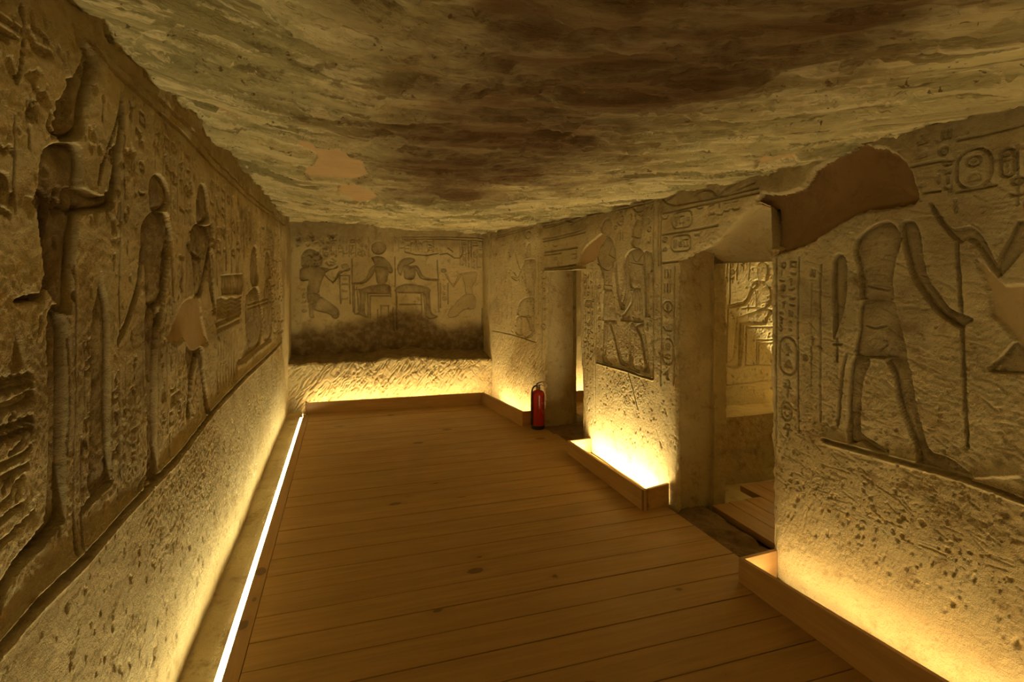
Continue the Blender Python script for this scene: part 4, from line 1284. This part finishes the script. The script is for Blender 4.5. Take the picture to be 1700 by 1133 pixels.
ml = plank_mesh('plank', 2.10 - X0, PW, M['plank'])
mxl = plank_mesh('plank', 2.17 - X0, PW, M['plank'])
rg = random.Random(4)
y = -1.98
while y < 6.84:
    me = mxl if 2.2 < y + PW * .5 < 3.3 else ml
    if y < 4.45: me = mxl
    if y > 5.0: me = plank_mesh('plank', float(xr(y + PW)) - .05 - X0, PW, M['plank'])
    o = bpy.data.objects.new('plank', me)
    COL.objects.link(o); o.parent = floor
    o.location = (X0, y, rg.uniform(-.0012, .0008))
    o.rotation_euler = (rg.uniform(-.004, .004), 0, rg.uniform(-.0004, .0004))
    y += PW
o = bm_obj('edge_board', box_bm(-.470, X0 - .002, -1.98, 6.72, -.034, .001, .002), M['plank_y'], floor)

# platform in the near room and floor of the far room
platform = tag(empty('floor_platform', (2.49, 2.05, -.005)), kind='structure')
for i, (x, ln, yo) in enumerate(((0, 1.12, 0), (.15, 1.13, 0), (.30, 1.14, 0), (.45, 1.36, 0), (.60, 1.36, 0), (.75, 1.36, 0), (.90, 1.36, 0), (1.05, 1.36, 0), (1.2, 1.36, 0), (1.35, 1.36, 0), (1.5, 1.36, 0), (1.65, 1.36, 0))):
    o = bpy.data.objects.new('plank', plank_mesh('plank', ln, .15, M['plank_y'], False, .045))
    COL.objects.link(o); o.parent = platform; o.location = (x, yo, 0)
far_floor = tag(empty('floor_far_room', (2.66, 4.36, -.004)), kind='structure')
mf = plank_mesh('plank', 1.9, PW, M['plank'])
for i in range(12):
    o = bpy.data.objects.new('plank', mf); COL.objects.link(o); o.parent = far_floor; o.location = (0, i * PW, 0)

# ================================================================== LIGHT
def strip_mesh(a, b, w, mat, name, parent, z, h=.006, seg=.25, dome=False):
    """luminous diffuser from plan point a to b"""
    a = np.array(a, float); b = np.array(b, float)
    Ln = np.linalg.norm(b - a); d = (b - a) / Ln; n = np.array([-d[1], d[0]])
    k = max(2, int(Ln / seg))
    prof = [(-.5, 0), (.5, 0)] if h == 0 else [(-.5, 0), (-.5, 1), (.5, 1), (.5, 0)]
    V = []; Fs = []
    for i in range(k + 1):
        c = a + d * Ln * i / k
        for s, t in prof:
            p = c + n * s * w
            V.append((p[0], p[1], z + t * h))
    m = len(prof)
    for i in range(k):
        for j in range(m - 1):
            Fs.append((i * m + j, i * m + j + 1, (i + 1) * m + j + 1, (i + 1) * m + j))
    if m > 2:
        Fs.append(tuple(range(m))); Fs.append(tuple(k * m + j for j in range(m - 1, -1, -1)))
    o = mesh_obj(name, V, Fs, mat, parent, False)
    bm = bmesh.new(); bm.from_mesh(o.data); bmesh.ops.recalc_face_normals(bm, faces=list(bm.faces)); bm.to_mesh(o.data); bm.free()
    return o


# bare strip along the left edge of the timber floor
led = tag(empty('led_strip', (0, 0, 0)), 'long bare glowing light strip along the left edge of the timber floor', 'light strip')
bm = box_bm(-.499, -.471, -1.95, 6.60, -.04, -.0060, .001)
bm_obj('channel', bm, M['alu'], led)
strip_mesh((-.485, -1.95), (-.485, 6.585), .026, led_mat('led_left_glow', LED_LEFT), 'diffuser', led, -.0055, 0.0)
bm_obj('end_cap', box_bm(-.498, -.472, 6.587, 6.600, -.0055, .010, .002), M['alu'], led)
bm_obj('bracket', box_bm(-.468, -.460, 6.575, 6.598, .0015, .05, .001), M['steel'], led)


def trough(label, pts, heights, led_a, led_b, strength, mats, base=0.0):
    """open wooden trough; pts run along its boards, outer face to the room"""
    root = tag(empty('light_trough', (pts[0][0], pts[0][1], 0)), label, 'light trough', 'wooden light troughs along the walls')
    bpy.context.view_layer.update()
    inv = root.matrix_world.inverted()
    made = []
    for i in range(len(pts) - 1):
        dx, dy = pts[i + 1][0] - pts[i][0], pts[i + 1][1] - pts[i][1]
        mt = M['box_wood'] if abs(dy) > abs(dx) else M['box_wood_x']
        made.append(board(mats[i], pts[i], pts[i + 1], .022, heights[i], heights[i + 1], mt, None, -.030 if mats[i] == 'end_board' else -.004, 1))
    made.append(strip_mesh(led_a, led_b, .012, led_mat('led_trough_glow', strength), 'led_tape', None, .012, .006))
    for o in made:
        o.data.transform(inv); o.parent = root
    root.location.z = base
    return root


trough('wooden light trough at the foot of the near right wall, longest of the right side', [(2.02, -1.9), (2.012, 1.30), (1.99, 2.318), (2.240, 2.335)][::-1], [.128, .128, .185, .20], (2.10, -1.85), (2.09, 2.29), LED_NEAR, ['end_board', 'front_board', 'front_board'])
trough('short wooden light trough between the two doorways, with bare wall glowing brightest', [(2.189, 4.515), (1.955, 4.505), (1.968, 3.215), (2.2105, 3.275)], [.12, .12, .145, .145], (2.07, 4.46), (2.08, 3.36), LED_MID,
       ['end_board', 'front_board', 'end_board'])
trough('wooden light trough beside the fire extinguisher on the far right', [(1.684, 6.630), (1.845, 5.475), (2.0905, 5.49)], [.15, .16, .16], (1.80, 6.62), (1.955, 5.53), LED_SIDE, ['front_board', 'end_board'])
trough('wooden light trough across the foot of the back wall', [(-.46, 6.90), (-.445, 6.80), (1.681, 6.614)], [.125, .125, .15], (-.40, 6.875), (1.72, 6.72), LED_BACK, ['end_board', 'front_board'])
trough('wooden light trough glimpsed through the far doorway', [(2.54, 6.42), (4.4, 6.42)], [.13, .13], (4.35, 6.54), (2.56, 6.54), LED_ROOM, ['front_board'])
trough('short wooden light trough on the bench of the near room, hidden by the near wall', [(4.16, 4.0), (4.16, 3.74)], [.10, .10], (4.26, 3.99), (4.26, 3.74), LED_NEAR_ROOM, ['front_board'], .464)

# ================================================================== FIRE EXTINGUISHER
ext = tag(empty('fire_extinguisher', (1.985, 5.365, 0), .3), 'red fire extinguisher standing on the floor beside the far doorway', 'extinguisher')


def lathe(name, prof, mat, parent, seg=40):
    V, Fs = [], []
    for r, z in prof:
        for k in range(seg):
            a = 2 * math.pi * k / seg
            V.append((r * math.cos(a), r * math.sin(a), z))
    for i in range(len(prof) - 1):
        for k in range(seg):
            Fs.append((i * seg + k, i * seg + (k + 1) % seg, (i + 1) * seg + (k + 1) % seg, (i + 1) * seg + k))
    Fs.append(tuple(range(seg - 1, -1, -1))); Fs.append(tuple((len(prof) - 1) * seg + k for k in range(seg)))
    return mesh_obj(name, V, Fs, mat, parent, True)


lathe('base_ring', [(.066, 0), (.070, .002), (.072, .012), (.072, .035), (.070, .04), (.060, .041)], M['black'], ext)
body = lathe('body', [(.055, .03), (.064, .034), (.070, .042), (.071, .055), (.071, .355), (.0705, .368), (.067, .382), (.059, .395), (.046, .405), (.030, .411), (.022, .416), (.022, .428)], M['red'], ext)
lathe('neck_ring', [(.023, .424), (.026, .426), (.026, .440), (.020, .444), (.018, .452)], M['brass'], ext)
bm_obj('valve', box_bm(-.016, .016, -.013, .013, .446, .470, .003, 2), M['brass'], ext)


def bar(name, pts, w, t, mat, parent):
    """flat bar through points in the xz plane"""
    p = catmull(pts, False, 5)
    V, Fs = [], []
    for i, c in enumerate(p):
        d = p[min(i + 1, len(p) - 1)] - p[max(i - 1, 0)]; d = d / np.linalg.norm(d); n = np.array([-d[1], d[0]])
        for s, q in ((1, 1), (1, -1), (-1, -1), (-1, 1)):
            e = c + n * s * t / 2
            V.append((e[0], q * w / 2, e[1]))
    for i in range(len(p) - 1):
        for j in range(4):
            Fs.append((i * 4 + j, i * 4 + (j + 1) % 4, (i + 1) * 4 + (j + 1) % 4, (i + 1) * 4 + j))
    Fs.append((3, 2, 1, 0)); e = (len(p) - 1) * 4; Fs.append((e, e + 1, e + 2, e + 3))
    return mesh_obj(name, V, Fs, mat, parent, False)


bar('carry_handle', [(-.012, .466), (.03, .464), (.06, .456), (.085, .444)], .020, .004, M['black'], ext)
bar('squeeze_lever', [(-.022, .470), (.0, .486), (.04, .494), (.075, .492), (.09, .486)], .020, .004, M['black'], ext)
g = lathe('pressure_gauge', [(.004, 0), (.012, .001), (.013, .005), (.012, .010), (.004, .011)], M['steel'], ext, 20)
g.location = (0, -.014, .458); g.rotation_euler = (math.pi / 2, 0, 0)


def tube(name, pts, r, mat, parent, seg=10):
    p = catmull(pts, False, 6); V, Fs = [], []
    for i, c in enumerate(p):
        d = p[min(i + 1, len(p) - 1)] - p[max(i - 1, 0)]; d /= np.linalg.norm(d)
        a = np.cross(d, (0.13, .2, .97)); a /= np.linalg.norm(a); b = np.cross(d, a)
        for k in range(seg):
            th = 2 * math.pi * k / seg
            V.append(c + r * (a * math.cos(th) + b * math.sin(th)))
    for i in range(len(p) - 1):
        for k in range(seg):
            Fs.append((i * seg + k, i * seg + (k + 1) % seg, (i + 1) * seg + (k + 1) % seg, (i + 1) * seg + k))
    Fs.append(tuple(range(seg))); Fs.append(tuple((len(p) - 1) * seg + k for k in range(seg - 1, -1, -1)))
    return mesh_obj(name, V, Fs, mat, parent, True)


tube('hose', [(-.014, 0, .458), (-.05, 0, .456), (-.078, .0, .42), (-.084, .002, .34), (-.083, .004, .2), (-.082, .004, .12)], .009, M['black'], ext)
tube('nozzle', [(-.082, .004, .125), (-.082, .004, .08), (-.082, .004, .05)], .012, M['black'], ext)
tube('safety_pin', [(.018, -.014, .477), (.02, -.03, .477), (.03, -.038, .473), (.04, -.03, .469), (.034, -.018, .472)], .0018, M['steel'], ext, 6)
# label wrapped round the body
V, Fs = [], []
for k in range(13):
    a = math.radians(-95 + 70 * k / 12)
    for z in (.17, .32):
        V.append((.0716 * math.cos(a), .0716 * math.sin(a), z))
for k in range(12):
    Fs.append((2 * k, 2 * k + 2, 2 * k + 3, 2 * k + 1))
lab_m, nt, b_ = new_mat('printed_red_label')
tc = N(nt, 'ShaderNodeTexCoord')
mp = N(nt, 'ShaderNodeMapping'); mp.inputs['Scale'].default_value = (30, 30, 75); nt.links.new(tc.outputs['Object'], mp.inputs[0])
nt.links.new(mix(nt, ramp(nt, noise(nt, mp.outputs[0], 1.0, 2, .5), .56, .60), (.40, .03, .02), (.62, .45, .32)), b_.inputs['Base Color'])
b_.inputs['Roughness'].default_value = .35
mesh_obj('printed_label', V, Fs, lab_m, body, True)
